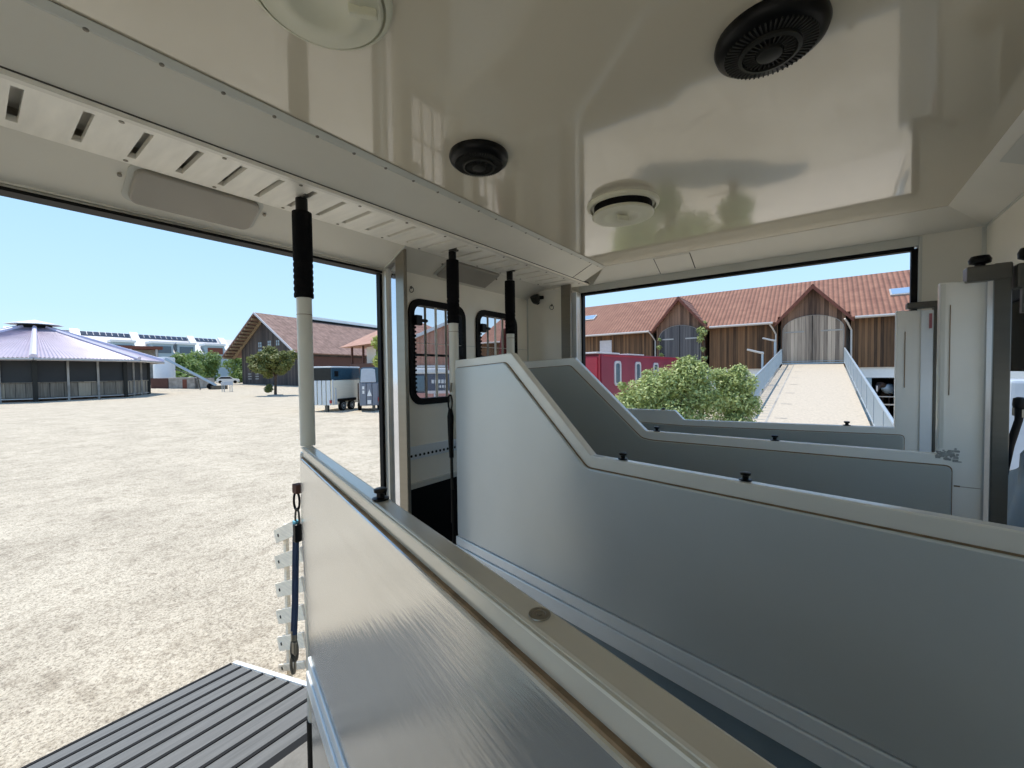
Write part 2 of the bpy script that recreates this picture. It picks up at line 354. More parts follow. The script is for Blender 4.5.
def thing(name, label, cat, loc=(0, 0, 0), rotz=0.0, group=None, kind=None):
    o = bpy.data.objects.new(name, None); COL.objects.link(o); o.empty_display_size = 0.1
    o.location = loc; o.rotation_euler = (0, 0, rotz)
    o.matrix_basis = Matrix.Translation(loc) @ Matrix.Rotation(rotz, 4, 'Z')
    if kind: o['kind'] = kind
    else: o['label'] = label; o['category'] = cat
    if group: o['group'] = group
    return o
def tag(o, label, cat, group=None):
    o['label'] = label; o['category'] = cat
    if group: o['group'] = group
    return o
def dup(root, loc, label, rotz=None):
    r = root.copy(); COL.objects.link(r); r.location = loc; r['label'] = label
    if rotz is not None: r.rotation_euler = (0, 0, rotz)
    for ch in list(root.children):
        c = ch.copy(); COL.objects.link(c); c.parent = r
        for g in ch.children:
            d = g.copy(); COL.objects.link(d); d.parent = c
    return r
def struct(mb, name, m, parent=None, **k): return mb.build(name, m, parent, kind=None if parent else 'structure', **k)

def rrect(cx, cz, w, h, r, n=6):
    pts = []
    for sx, sz, a0 in ((1, 1, 0), (-1, 1, 90), (-1, -1, 180), (1, -1, 270)):
        for k in range(n + 1):
            a = math.radians(a0 + 90 * k / n)
            pts.append((cx + sx * (w / 2 - r) + r * math.cos(a), cz + sz * (h / 2 - r) + r * math.sin(a)))
    return pts
def roundpoly(poly, r, n=4):
    out_ = []; N = len(poly)
    for i in range(N):
        p = Vector(poly[i]); a = Vector(poly[i - 1]) - p; b = Vector(poly[(i + 1) % N]) - p
        d = min(r, a.length * 0.45, b.length * 0.45); pa = p + a.normalized() * d; pb = p + b.normalized() * d
        for k in range(n + 1):
            t = k / n; out_.append(tuple((1 - t) ** 2 * pa + 2 * t * (1 - t) * p + t * t * pb))
    return out_
def headR(d):   # rotation whose local Z points along d
    return Vector(d).normalized().to_track_quat('Z', 'Y').to_matrix()

# ------------------------------------------------------------------ the yard
def ground_z(x, y):
    s = min(1, max(0, (-x - 62) / 40)); a = min(1, max(0, (y - 14) / 14)); b = min(1, max(0, (x + .5) / 1.5))
    return GZ + 0.75 * s * s * (3 - 2 * s) - 0.95 * a * a * (3 - 2 * a) * b
g = MB(); xs = [-260 + 10 * i for i in range(25)] + [-18 + 3 * i for i in range(6)] + [-2, -.5, 0, .5, 1, 2, 5, 10, 20, 35, 60, 90, 130]; ys = [-60 + 10 * i for i in range(8)] + [14 + 2 * i for i in range(9)] + [34, 40, 50, 70, 100, 150, 200]
vs = [(x, y, ground_z(x, y)) for y in ys for x in xs]; nx = len(xs)
g.add(vs, [(j * nx + i, j * nx + i + 1, (j + 1) * nx + i + 1, (j + 1) * nx + i) for j in range(len(ys) - 1) for i in range(nx - 1)])
go = struct(g, 'ground', 'ground')

# ------------------------------------------------------------------ truck shell
YN, YF = -1.4, 2.95        # near open end, far wall
CH = 0.75                  # ceiling
struct(MB().box(-1.95, 0.68, YN, YF + 0.08, FZ - 0.12, FZ), 'floor', 'rubberfloor')
struct(MB().box(-1.42, 0.66, YN, 2.93, CH, CH + 0.04), 'ceiling', 'gelcoat')
struct(MB().box(-1.97, 0.70, YN, YF + 0.08, CH + 0.045, CH + 0.10), 'ceiling_roof_skin', 'greypaint')
# coves
t1 = MB(); t1.prism([(-1.235, .749), (-1.405, .668), (-1.405, .749)], 'y', YN, 2.775); cove_l = struct(t1, 'trim_1', 'greypaint')
struct(MB().prism([(-1.228, .7492), (-1.249, .7395), (-1.251, .7375), (-1.244, .7365), (-1.224, .7462)], 'y', YN, 2.75), 'cover_strip', 'strip', cove_l)
struct(MB().prism([(-1.235, .749), (-1.405, .668), (-1.404, .666), (-1.235, .7475)], 'y', 2.60, 2.604), 'seam', 'joint', cove_l)
for k in range(22):
    yy = 0.05 + k * 0.125
    struct(MB().lathe([(0.0055, 0), (0.0055, .003), (0.002, .004)], (-1.247, yy, .7385), 10, headR((.43, 0, -.9))), 'screw', 'steel', cove_l)
t2 = MB(); t2.add([(-1.235, 2.76, .749), (.472, 2.76, .749), (.63, 2.93, .67), (-1.405, 2.93, .67), (-1.405, 2.93, .749), (.63, 2.93, .749)],
                  [(0, 1, 2, 3), (0, 3, 4), (1, 5, 2), (0, 4, 5, 1), (2, 5, 4, 3)])
cove_f = struct(t2, 'trim_2', 'greypaint')
def cove_pt(x, f, o): return (x, 2.76 + .17 * f - .0 * o, .749 - .079 * f - o)
for (xa, xb, nm, mm, o_) in ((-.885, -.665, 'cover_plate', 'greypaint', .003), (-.890, -.885, 'joint', 'joint', .002), (-.665, -.660, 'joint', 'joint', .002)):
    q_ = [cove_pt(xa, .06, 0), cove_pt(xb, .06, 0), cove_pt(xb, .93, 0), cove_pt(xa, .93, 0), cove_pt(xa, .06, o_), cove_pt(xb, .06, o_), cove_pt(xb, .93, o_), cove_pt(xa, .93, o_)]
    struct(MB().add(q_, [(0, 1, 2, 3), (7, 6, 5, 4), (0, 4, 5, 1), (1, 5, 6, 2), (2, 6, 7, 3), (3, 7, 4, 0)]), nm, mm, cove_f)
t3 = MB(); t3.prism([(.472, .749), (.63, .67), (.63, .749)], 'y', YN, 2.93); cove_r = struct(t3, 'trim_3', 'greypaint')
rr_ = MB(); rr_.obox((.551, 1.85, .7065), (.10, .75, .004), Matrix.Rotation(math.radians(26.5), 3, 'Y')); struct(rr_, 'cover_plate', 'strip', cove_r)
struct(MB().box(.625, .64, YN, 2.93, .662, .672), 'edge_bead', 'strip', cove_r)

# slotted board below the left cove (slots every 11.4 cm)
rail = thing('slotted_ceiling_rail', 'long white slotted board running along the ceiling edge above the ramp side', 'rail', (-1.56, 0.6, .655))
rb = MB(); z0, z1 = .655, .672
rb.box(-1.70, -1.65, YN, 2.85, z0, z1); rb.box(-1.45, -1.405, YN, 2.85, z0, z1)
slots = [0.09 + 0.1137 * k for k in range(-14, 24)]
prev = YN
for s_ in slots:
    rb.box(-1.65, -1.45, prev, s_ - .010, z0, z1); prev = s_ + .010
rb.box(-1.65, -1.45, prev, 2.85, z0, z1)
rb.build('slotted_board', 'rail', rail)
MB().box(-1.4065, -1.4035, YN, 2.87, .665, .676).build('dark_joint', 'joint', rail)
MB().box(-1.67, -1.43, YN, 2.85, .700, .704).build('inner_backing', 'rail', rail)
MB().box(-1.425, -1.411, YN, 2.86, .6555, .668).box(-1.425, -1.406, YN, 2.86, .6535, .662).build('edge_strip', 'greypaint', rail)
for k in range(12):
    for xx in (-1.68, -1.435):
        MB().lathe([(.006, 0), (.006, -.002), (.003, -.003)], (xx, .26 + k * .227 + (.05 if xx < -1.5 else 0), .6545), 8).build('screw', 'steel', rail)

# left wall: sloped header, outer skin, wall with the two barred windows
wl = MB()
wl.prism([(-1.70, .675), (-1.88, .585), (-1.90, .575), (-1.97, .575), (-1.97, .80), (-1.70, .80)], 'y', YN, 1.385)
wl.prism([(-1.70, .675), (-1.90, .585), (-1.97, .575), (-1.97, .80), (-1.70, .80)], 'y', 1.385, 2.95)
head = struct(wl, 'wall_left', 'greypaint')
W1 = (1.54, 2.01); W2 = (2.12, 2.59); WT, WB = .442, -.185
ww = MB(); X0, X1 = -1.94, -1.90
ww.box(X0, X1, 1.44, W1[0] + .03, -.64, .585); ww.box(X0, X1, W1[1] - .03, W2[0] + .03, -.64, .585); ww.box(X0, X1, W2[1] - .03, 2.78, -.64, .585)
for w in (W1, W2):
    ww.box(X0, X1, w[0] + .03, w[1] - .03, WT - .03, .585); ww.box(X0, X1, w[0] + .03, w[1] - .03, -.64, WB + .03)
struct(ww, 'wall_left_windows', 'cream')
kp = MB(); kp.box(-1.94, -1.885, 1.44, 2.78, FZ, -.665); struct(kp, 'wall_left_kick_mat', 'black')
def barred_window(name, w):
    t = thing(name, '', '', (-1.91, (w[0] + w[1]) / 2, WB), kind='structure')
    cy, cz, ww_, hh = (w[0] + w[1]) / 2, (WT + WB) / 2, w[1] - w[0], WT - WB
    o_ = rrect(cy, cz, ww_, hh, .085); i_ = rrect(cy, cz, ww_ - .075, hh - .075, .055)
    MB().ring(o_, i_, 'x', -1.945, -1.885).build('window_frame', 'black', t)
    gl_ = MB().box(-1.926, -1.923, w[0] + .035, w[1] - .035, WB + .035, WT - .035); gl_.build('pane', 'glass', t)
    for k in range(4):
        yy = w[0] + .125 + k * .085
        MB().tube([(-1.895, yy, WB + .02), (-1.895, yy, WT - .02)], .0075, 8).build('bar', 'tube' if k % 2 else 'steel', t)
    MB().box(-1.92, -1.915, w[0] + .03, w[1] - .03, .105, .12).build('sash_rail', 'blackpl', t)
    m = MB(); m.obox((-1.88, w[0] + .055, WT - .13), (.035, .05, .06)); m.obox((-1.87, w[0] + .095, WT - .13), (.02, .05, .018)); m.build('latch', 'blackpl', t, bevel=.006)
    m = MB()
    for k in range(17): m.obox((-1.883, w[0] + .036, WB + .08 + k * .025), (.012, .010, .012)); m.obox((-1.883, w[1] - .036, WB + .08 + k * .025), (.012, .010, .012))
    m.build('rubber_teeth', 'black', t)
barred_window('window_1', W1); barred_window('window_2', W2)
al = thing('lashing_rail', 'perforated aluminium lashing rail on the cream wall below the barred windows', 'rail', (-1.89, 2.1, -.46))
MB().box(-1.90, -1.885, 1.44, 2.78, -.50, -.425).build('rail_body', 'kick', al)
h_ = MB()
for k in range(40): h_.lathe([(.008, 0), (.008, .0025)], (-1.885, 1.47 + k * .032, -.478), 8, headR((1, 0, 0)))
h_.build('holes', 'black', al)
sl = MB(); sl.box(-1.90, -1.875, 1.44, 2.78, -.668, -.640); struct(sl, 'trim_4', 'strip')
struct(MB().box(-1.8995, -1.897, 1.44, 2.78, .18, .183), 'trim_5', 'strip')

# end panel beside the far opening
pe = MB(); pe.box(-1.90, -1.575, 2.75, 2.79, FZ, .64); struct(pe, 'wall_end_panel', 'cream')
struct(MB().box(-1.93, -1.89, 2.742, 2.752, FZ, .61), 'trim_6', 'strip')
tag(MB().box(-1.572, -1.490, 2.725, 2.742, FZ, .655).build('corner_post', 'steel', None, bevel=.004), 'brushed steel post at the left edge of the far opening', 'post')
# far opening frame
d2 = thing('door_2', '', '', (-.55, YF, FZ), kind='structure')
MB().box(-1.530, -1.470, 2.78, 2.79, FZ, .60).build('sky_tinted_jamb', 'kick', d2)  # polished jamb whose reflected sky is put into its pale colour
MB().box(-1.56, -1.516, 2.80, 2.95, FZ, .62).build('jamb', 'aluframe', d2)
MB().box(-1.53, .40, 2.935, 2.99, .622, .672).build('head_frame', 'strip', d2)
MB().box(-1.515, .385, 2.945, 2.985, .602, .622).box(-1.52, -1.502, 2.95, 2.99, FZ, .61).box(.375, .40, 2.95, 2.985, FZ, .612).build('rubber_seal', 'black', d2)
MB().box(-1.97, -1.53, 2.95, 3.0, FZ, .80).box(.405, .63, 2.93, 3.0, FZ, .672).build('side_panel', 'greypaint', d2)
MB().box(.400, .412, 2.925, 2.99, FZ, .665).build('edge_strip', 'strip', d2)
struct(MB().box(-1.53, .66, 2.93, 3.0, .672, .80), 'wall_far', 'greypaint')

# left opening frame
d1 = thing('door_1', '', '', (-1.93, 0, FZ), kind='structure')
MB().box(-1.955, -1.90, YN, 1.40, .568, .580).box(-1.955, -1.91, YN, 1.40, .548, .568).build('head_frame', 'aluframe', d1)
MB().box(-1.96, -1.895, YN, 1.37, .5465, .5575).box(-1.955, -1.925, 1.372, 1.388, FZ, .556).build('rubber_seal', 'black', d1)
MB().box(-1.955, -1.89, 1.388, 1.41, FZ, .58).build('jamb', 'aluframe', d1)
MB().box(-1.89, -1.80, 1.405, 1.44, FZ, .60).build('chrome_jamb', 'chrome', d1)
sp_ = thing('side_post', 'tall brushed steel post between the open ramp side and the barred window wall', 'post', (-1.745, 1.41, FZ))
MB().box(-1.805, -1.735, 1.385, 1.408, FZ, .654).build('post', 'steel', sp_, bevel=.004)
MB().prism([(-1.70, .674), (-1.90, .575), (-1.90, .567), (-1.70, .664)], 'y', 1.380, 1.388).build('end_flange', 'strip', sp_)

# right wall with side opening
wr = MB()
wr.box(.63, .655, YN, YF, .36, .80); wr.box(.63, .655, 2.76, YF, FZ, .36); wr.box(.63, .655, YN, 1.4, FZ, .36); wr.box(.63, .655, 1.4, 2.76, FZ, -1.0)
struct(wr, 'wall_right', 'cream')
struct(MB().box(-1.97, -1.3, YN - .05, YN, FZ, .80).box(-1.3, .70, YN - .05, YN, .55, .80), 'wall_near', 'cream')
struct(MB().box(-1.95, -1.90, YN, -.04, FZ, .585), 'wall_left_near', 'cream')
w3 = thing('window_3', '', '', (.655, 2.0, -1.0), kind='structure')
MB().box(.625, .665, 1.4, 2.76, .27, .345).box(.625, .665, 2.745, 2.76, -1.0, .36).build('window_frame', 'black', w3)
MB().box(.625, .665, 1.4, 2.76, .345, .36).build('head_strip', 'strip', w3)
struct(MB().box(.615, .631, 2.925, 2.94, FZ, .665), 'trim_7', 'strip')

# ------------------------------------------------------------------ ceiling fittings
def vent_ivory(x, y, label, R_, drop, grip):
    t = thing('roof_vent', label, 'vent', (x, y, CH), group='ivory roof vents')
    MB().lathe([(R_, 0), (R_ * .99, -.010), (R_ * .94, -.017), (R_ * .90, -.018), (R_ * .88, -.008), (R_ * .5, -.008)], (x, y, CH), 56).build('rim', 'ivory', t, smooth=True)
    MB().lathe([(R_ * .80, -.004), (R_ * .80, -drop + .004), (R_ * .3, -drop + .004)], (x, y, CH), 40).build('dark_gap', 'black', t)
    MB().lathe([(R_ * .2, -drop + .004), (R_ * .84, -drop), (R_ * .86, -drop - .008), (R_ * .82, -drop - .013), (R_ * .60, -drop - .012), (R_ * .56, -drop - .015), (R_ * .42, -drop - .012), (R_ * .34, -drop - .004), (0, -drop - .003)], (x, y, CH), 56).build('closing_disc', 'ivory', t, smooth=True)
    gx, gy, ga = grip
    MB(Matrix.Translation((x + gx, y + gy, CH - drop - .017)) @ Matrix.Rotation(ga, 4, 'Z')).prism(roundpoly([(-.028, -.006), (.028, -.006), (.028, .006), (-.028, .006)], .008), 'z', -.012, .012).build('grip', 'ivory', t, bevel=.003)
    return t
vent_ivory(-.715, 1.80, 'round ivory plastic roof vent beside the small black fan near the far opening', .158, .042, (0, 0, .9))
v2 = vent_ivory(-.785, .44, 'large round ivory roof vent cut by the top edge of the photo', .135, .012, (.055, .055, .9))
def vent_black(x, y, R_, label):
    t = thing('roof_fan', label, 'vent', (x, y, CH), group='black roof fans')
    MB().lathe([(R_, 0), (R_ * 1.02, -.010), (R_ * .98, -.022), (R_ * .84, -.032), (R_ * .55, -.036), (0, -.036)], (x, y, CH), 48).build('housing', 'blackpl', t, smooth=True)
    m = MB()
    for k in range(56):
        a = 2 * PI * k / 56; R = Matrix.Rotation(a, 3, 'Z')
        m.obox(Vector((x, y, CH - .0325)) + R @ Vector((R_ * .70, 0, 0)), (R_ * .24, .003, .008), R)
    m.build('grille_ribs', 'greyblack', t)
    MB().lathe([(R_ * .56, -.034), (R_ * .56, -.042), (R_ * .49, -.044), (R_ * .48, -.034)], (x, y, CH), 48).build('ring', 'greyblack', t, smooth=True)
    m = MB()
    for k in range(30):
        a = 2 * PI * k / 30; R = Matrix.Rotation(a, 3, 'Z')
        m.obox(Vector((x, y, CH - .038)) + R @ Vector((R_ * .36, 0, 0)), (R_ * .2, .002, .008), R)
    m.build('inner_ribs', 'greyblack', t)
    MB().lathe([(R_ * .24, -.034), (R_ * .23, -.046), (R_ * .18, -.049), (0, -.049)], (x, y, CH), 32).build('hub', 'greyblack', t, smooth=True)
vent_black(-.945, 1.085, .100, 'small black round roof fan above the first barred window')
vent_black(-.095, 1.105, .110, 'large black round roof fan at the top right of the ceiling')

def slope_lamp(y0, y1, label, rc=.03):
    cy = (y0 + y1) / 2; c = Vector((-1.785, cy, .632)); R = Matrix.Rotation(math.radians(-26.5), 3, 'Y')
    t = thing('wall_lamp', label, 'lamp', c, group='lamp covers on the sloped header')
    base = rrect(0, 0, .165, y1 - y0 + .03, rc); top = rrect(0, 0, .15, y1 - y0, rc)
    xf = Matrix.Translation(c) @ R.to_4x4()
    MB(xf).prism(base, 'z', -.004, .002).build('seal', 'strip', t)
    MB(xf).prism(top, 'z', -.022, 0).build('lamp_cover', 'lampmat', t, bevel=.006)
    for sx in (-1, 1):
        MB(xf).lathe([(.006, 0), (.006, -.006)], (.02, sx * ((y1 - y0) / 2 + .03), -.002), 10).build('screw', 'steel', t)
slope_lamp(.34, .70, 'dark rounded lamp cover on the sloped header above the open ramp side')
slope_lamp(1.72, 2.16, 'tan square-cornered lamp cover on the sloped header above the barred windows', .006)

cs = thing('coil_spring', 'bright steel coil spring hanging at the top left corner of the ceiling', 'spring', (-.78, .04, .36))
pts = []; a0 = Vector((-.800, .020, .375)); a1 = Vector((-.80, .03, .745)); turns = 60
for k in range(turns * 10 + 1):
    f = k / (turns * 10); an = 2 * PI * k / 10; p = a0.lerp(a1, f); pts.append(p + Vector((math.cos(an) * .0125, math.sin(an) * .0125, 0)))
MB().tube(pts, .0019, 5).build('coil', 'chrome', cs, smooth=True)
MB().tube([a0, a1], .006, 8).build('inner_cord', 'greyblack', cs)

# ------------------------------------------------------------------ poles
def pole(x, y, zb, label, sb, st_, r=.0262):
    t = thing('padded_pole', label, 'pole', (x, y, zb), group='poles with black foam sleeves')
    MB().tube([(x, y, zb), (x, y, sb + .02)], r, 24).build('tube', 'tube', t, smooth=True)
    prof = [(.030, sb), (.0335, sb + .002)]
    for k in range(6): prof += [(.0335, sb + .015 + k * .022), (.0315, sb + .019 + k * .022), (.0315, sb + .023 + k * .022), (.0335, sb + .027 + k * .022)]
    prof += [(.0335, st_ - .015), (.033, st_ - .002), (.020, st_)]
    MB().lathe(prof, (x, y, 0), 28).build('foam_sleeve', 'foam', t, smooth=True)
    MB().tube([(x, y, .595), (x, y, .648)], .0205, 20).build('top_peg', 'blackpl', t, smooth=True)
    MB().obox((x + .01, y, .662), (.06, .014, .030)).build('slot_tongue', 'darksteel', t)
    MB().tube([(x, y, .222), (x, y, .224)], r + .0005, 24).build('joint_line', 'seam', t)
    return t
pole(-1.53, .762, -.262, 'nearest of three padded poles, standing at the left end of the nearest low partition', .285, .60)
pole(-1.578, 1.585, -.35, 'middle of three padded poles, in front of the first barred window', .268, .606)
pole(-1.606, 2.13, .045, 'farthest of three padded poles, in front of the second barred window', .250, .592)

# ------------------------------------------------------------------ stall partitions
def partition(label, o, ang, outline, panels, strip_z, length, studs, T=.036, pmat='panel', sheet=.012, skirt=True, fmat='frame', seam_o=.003, k0=.004):
    t = thing('stall_partition', label, 'partition', (o[0], o[1], FZ + .03), ang)
    xf = Matrix.Translation((o[0], o[1], 0)) @ Matrix.Rotation(ang, 4, 'Z')
    MB(xf).prism(outline, 'y', 0, T).build('frame', fmat, t, bevel=.004)
    for sgn in (0, 1):
        a, b = (-sheet, .001) if sgn == 0 else (T - .001, T + sheet)
        c, d = (-seam_o, .001) if sgn == 0 else (T - .001, T + seam_o)
        MB(xf).prism(roundpoly(panels[0], .02), 'y', c, d).build('dirty_seam', 'seam', t)
        MB(xf).prism(roundpoly(panels[1], .02), 'y', a, b).build('padded_sheet', pmat, t, bevel=.005)
        y0, y1 = (-.016, .001) if sgn == 0 else (T - .001, T + .016)
        MB(xf).box(k0, length, y0, y1, strip_z - .045, strip_z).build('upper_kick_strip', 'kick', t, bevel=.004)
        y0, y1 = (-.022, .001) if sgn == 0 else (T - .001, T + .022)
        MB(xf).box(k0, length, y0, y1, strip_z - .11, strip_z - .047).build('lower_kick_strip', 'kick', t, bevel=.004)
        if skirt:
            y0, y1 = (-.006, .001) if sgn == 0 else (T - .001, T + .006)
            MB(xf).box(.004, length, y0, y1, FZ + .04, strip_z - .11).build('skirt', 'skirt', t)
    for (u, z) in studs:
        s = MB(xf).lathe([(.017, 0), (.017, .003), (.008, .005), (.008, .013), (.013, .015), (.014, .021), (.010, .023), (0, .023)], (u, T / 2, z), 20)
        s.build('tie_stud', 'blackpl', t, smooth=True)
    return t, xf

A1 = math.radians(-17.18)
p1, x1 = partition('nearest low partition with satin aluminium sheet and beige top rail, beside the ramp', (-1.517, .734), A1,
    [(0, -.262), (1.98, -.255), (1.98, FZ + .03), (.10, FZ + .03), (.10, -.97), (0, -.62)],
    [[(.004, -.297), (1.965, -.290), (1.965, -.97), (.102, -.97), (.004, -.62)], [(.006, -.301), (1.963, -.294), (1.963, -.975), (.105, -.975), (.006, -.62)]],
    -.985, 1.97, [(.825, -.258)], pmat='alu', sheet=.010, skirt=False, fmat='aluframe', seam_o=.006, k0=.10)
MB(x1).box(.11, 1.96, -.010, .046, FZ + .04, -1.096).build('lower_sheet', 'alu', p1, bevel=.003)
MB(x1).lathe([(.012, 0), (.0115, .0012), (.007, .0012), (.0065, .0004), (.003, .0004), (.0028, .0015), (0, .0015)], (1.335, .019, -.2568), 24).build('rosette_screw', 'steel', p1, smooth=True)
MB(x1).prism([(-.003, -.268), (1.97, -.261), (1.97, -.2575), (-.003, -.2645)], 'y', -.003, .001).build('edge_bead', 'strip', p1)
MB(x1).tube([(-.012, .018, -.285), (-.012, .018, -1.30)], .022, 16).build('end_tube', 'aluframe', p1, smooth=True)
MB(x1).tube([(-.012, .018, -1.30), (-.012, .018, FZ + .03)], .026, 16).build('rubber_foot', 'black', p1, smooth=True)
MB(x1).obox((-.005, .018, -.30), (.02, .05, .03)).build('end_cap', 'white', p1, bevel=.008)

A2 = math.atan2(-.2, 1); k2 = math.sqrt(1.04)
p2, x2 = partition('second partition, raised at its left end and the largest light grey one across the middle', (-1.545, 1.559), A2,
    [(0, .068), (.445, .088), (.885, -.312), (2.09, -.312), (2.09, FZ + .03), (0, FZ + .03)],
    [[(.012, .030), (.415, .049), (.87, -.356), (2.04, -.356), (2.04, -.86), (.012, -.86)],
     [(.015, .027), (.413, .046), (.869, -.360), (2.037, -.360), (2.037, -.862), (.015, -.862)]],
    -.865, 2.08, [(1.01, -.309), (1.405, -.309)], pmat='panel_l')
p3, x3 = partition('third partition, raised at its left end, with a tall upright at its right end', (-1.55, 2.10), 0.0,
    [(0, .065), (.422, .081), (.835, -.310), (1.892, -.313), (1.892, .302), (2.004, .298), (2.004, FZ + .03), (0, FZ + .03)],
    [[(.012, .020), (.400, .040), (.815, -.345), (.87, -.352), (1.931, -.350), (1.931, -.88), (.012, -.88)],
     [(.015, .017), (.399, .037), (.814, -.349), (.87, -.356), (1.928, -.354), (1.928, -.882), (.015, -.882)]],
    -.885, 1.99, [(.885, -.309), (1.395, -.311)])
MB(x3).box(1.894, 1.906, -.006, 0, -.29, .296).build('edge_strip', 'strip', p3)
MB(x3).box(1.918, 1.920, -.003, 0, -.10, .22).build('groove', 'seam', p3)
m = MB(x3)
for k in range(60): m.obox((1.900 + rnd.random() * .05 - (0 if k % 2 else .01), -.0005, -.314 + rnd.gauss(0, .0085)), (.004 + rnd.random() * .010, .0012 + k * .00003, .003 + rnd.random() * .006))
m.build('worn_paint_patch', 'worn', p3)
m = MB(x3); m.box(1.945, 2.0, -.0015, 0, -.424, -.4225); m.box(1.935, 1.95, -.0015, 0, -.425, -.420); m.build('scratch', 'seam', p3)
p4, x4 = partition('farthest partition, lying low just before the far opening, with a short raised head', (-1.47, 2.83), 0.0,
    [(0, -.272), (.70, -.266), (.757, -.325), (1.777, -.304), (1.777, .287), (1.911, .279), (1.911, FZ + .03), (0, FZ + .03)],
    [[(.012, -.345), (.757, -.362), (1.815, -.337), (1.815, -.88), (.012, -.88)], [(.015, -.348), (.757, -.365), (1.812, -.340), (1.812, -.882), (.015, -.882)]],
    -.885, 1.9, [(.62, -.277), (1.59, -.308)])
MB(x4).box(1.868, 1.911, -.006, 0, FZ + .04, .279).build('white_edge_strip', 'kick', p4)
MB(x4).box(1.81, 1.813, -.003, 0, -.10, .18).build('groove', 'seam', p4)

# latch posts at the right
def latch_post(x, w, y, zt, bx0, bz0, bz1, kx, kr, label, knob_z):
    t = thing('latch_post', label, 'post', (x + w / 2, y + .02, FZ), group='dark latch posts with knobs')
    MB().box(x, x + w, y - .01, y + .035, FZ, zt).build('post', 'darksteel', t, bevel=.003)
    MB().box(bx0, x + w, y - .016, y + .04, bz0, bz1).build('arm', 'darksteel', t, bevel=.004)
    MB().lathe([(kr * .5, 0), (kr * .5, .008), (kr, .012), (kr * 1.08, .024), (kr * .85, .036), (0, .040)], (kx, y + .012, bz1), 24).build('knob', 'blackpl', t, smooth=True)
    return t
lp = latch_post(.466, .040, 2.085, .345, .402, .290, .342, .437, .026, 'dark steel latch post at the right end of the third partition, with a black knob', .36)
MB().box(.453, .466, 2.083, 2.12, FZ, .31).build('chrome_corner', 'chrome', lp)
lp2 = latch_post(.441, .020, 2.83, .32, .345, .292, .322, .50, .016, 'thin dark latch post at the right end of the farthest partition', .36)
MB().box(.425, .435, 2.820, 2.823, .19, .262).build('pink_tag', 'pink', lp2)
bl = thing('wall_latch_bar', 'dark horizontal latch bar with a black knob, cut by the right edge of the photo', 'latch', (.57, 2.06, .26))
MB().box(.512, .628, 2.06, 2.11, .255, .335).build('bar', 'darksteel', bl, bevel=.006)
MB().lathe([(.012, 0), (.012, .01), (.027, .018), (.028, .035), (.022, .05), (0, .054)], (.545, 2.085, .335), 24).build('knob', 'blackpl', bl, smooth=True)
MB().box(.527, .536, 2.075, 2.095, .175, .256).build('bolt', 'darksteel', bl)

# plastic cover and strap in the side opening at the right edge
st = MB(); n = 24
for i in range(n + 1):
    f = i / n
    for k in range(n + 1):
        q = k / n; yy = 1.62 + .96 * f; wv = .02 * math.sin(9 * f + 5 * q) + .012 * math.sin(23 * f - 8 * q)
        top = -.30 - .5 * max(0, f - .70)
        st.v.append(Vector((.60 + wv - .05 * q, yy, top + (-1.35 - top) * q)))
st.f = [(i * (n + 1) + k, (i + 1) * (n + 1) + k, (i + 1) * (n + 1) + k + 1, i * (n + 1) + k + 1) for i in range(n) for k in range(n)]
tag(st.build('plastic_cover', 'sheet', None, smooth=True), 'crumpled pale blue plastic cover hanging in the side opening at the right edge', 'cover')
hs = thing('hanging_strap', 'black strap on a metal hook in the side opening at the right edge', 'strap', (.60, 2.3, -.16))
MB().tube([(.60, 2.36, -.15), (.595, 2.35, -.2), (.58, 2.37, -.30), (.57, 2.39, -.42)], [.014, .011, .012, .012], 10).build('webbing', 'black', hs, smooth=True)
MB().lathe([(.018, 0), (.02, .01), (.018, .035), (.008, .04)], (.60, 2.36, -.155), 14).build('knob', 'blackpl', hs, smooth=True)
MB().box(.60, .63, 2.34, 2.44, -.19, -.16).build('hook_plate', 'steel', hs)

def smoked():
    m = MT['glass'].copy(); m.name = 'smoked_window_glass'
    for n_ in m.node_tree.nodes:
        if n_.type == 'BSDF_TRANSPARENT': n_.inputs[0].default_value = (0.90, 0.92, 0.97, 1)
    return m
MB().box(.640, .643, 1.4, 2.745, -.02, .30).build('smoked_pane', smoked(), w3)
van = thing('parked_van', 'blue grey van seen low through the side opening at the right edge', 'van', (4.6, 13.5, GZ), math.radians(20))
MB().prism([(-2.2, .35), (2.3, .35), (2.35, 1.0), (1.9, 1.25), (1.4, 2.05), (-2.15, 2.1)], 'y', -.95, .95).build('van_body', 'trailtop', van, local=True, bevel=.06)
MB().prism([(-1.9, 1.25), (1.75, 1.25), (1.35, 1.95), (-1.9, 1.95)], 'y', -.965, .965).build('windows', 'glassb', van, local=True)
for x_ in (-1.4, 1.5):
    for y_ in (-.85, .85): MB().lathe([(.33, -.1), (.33, .1)], (x_, y_, .33), 18, headR((0, 1, 0))).build('wheel', 'black', van, local=True)

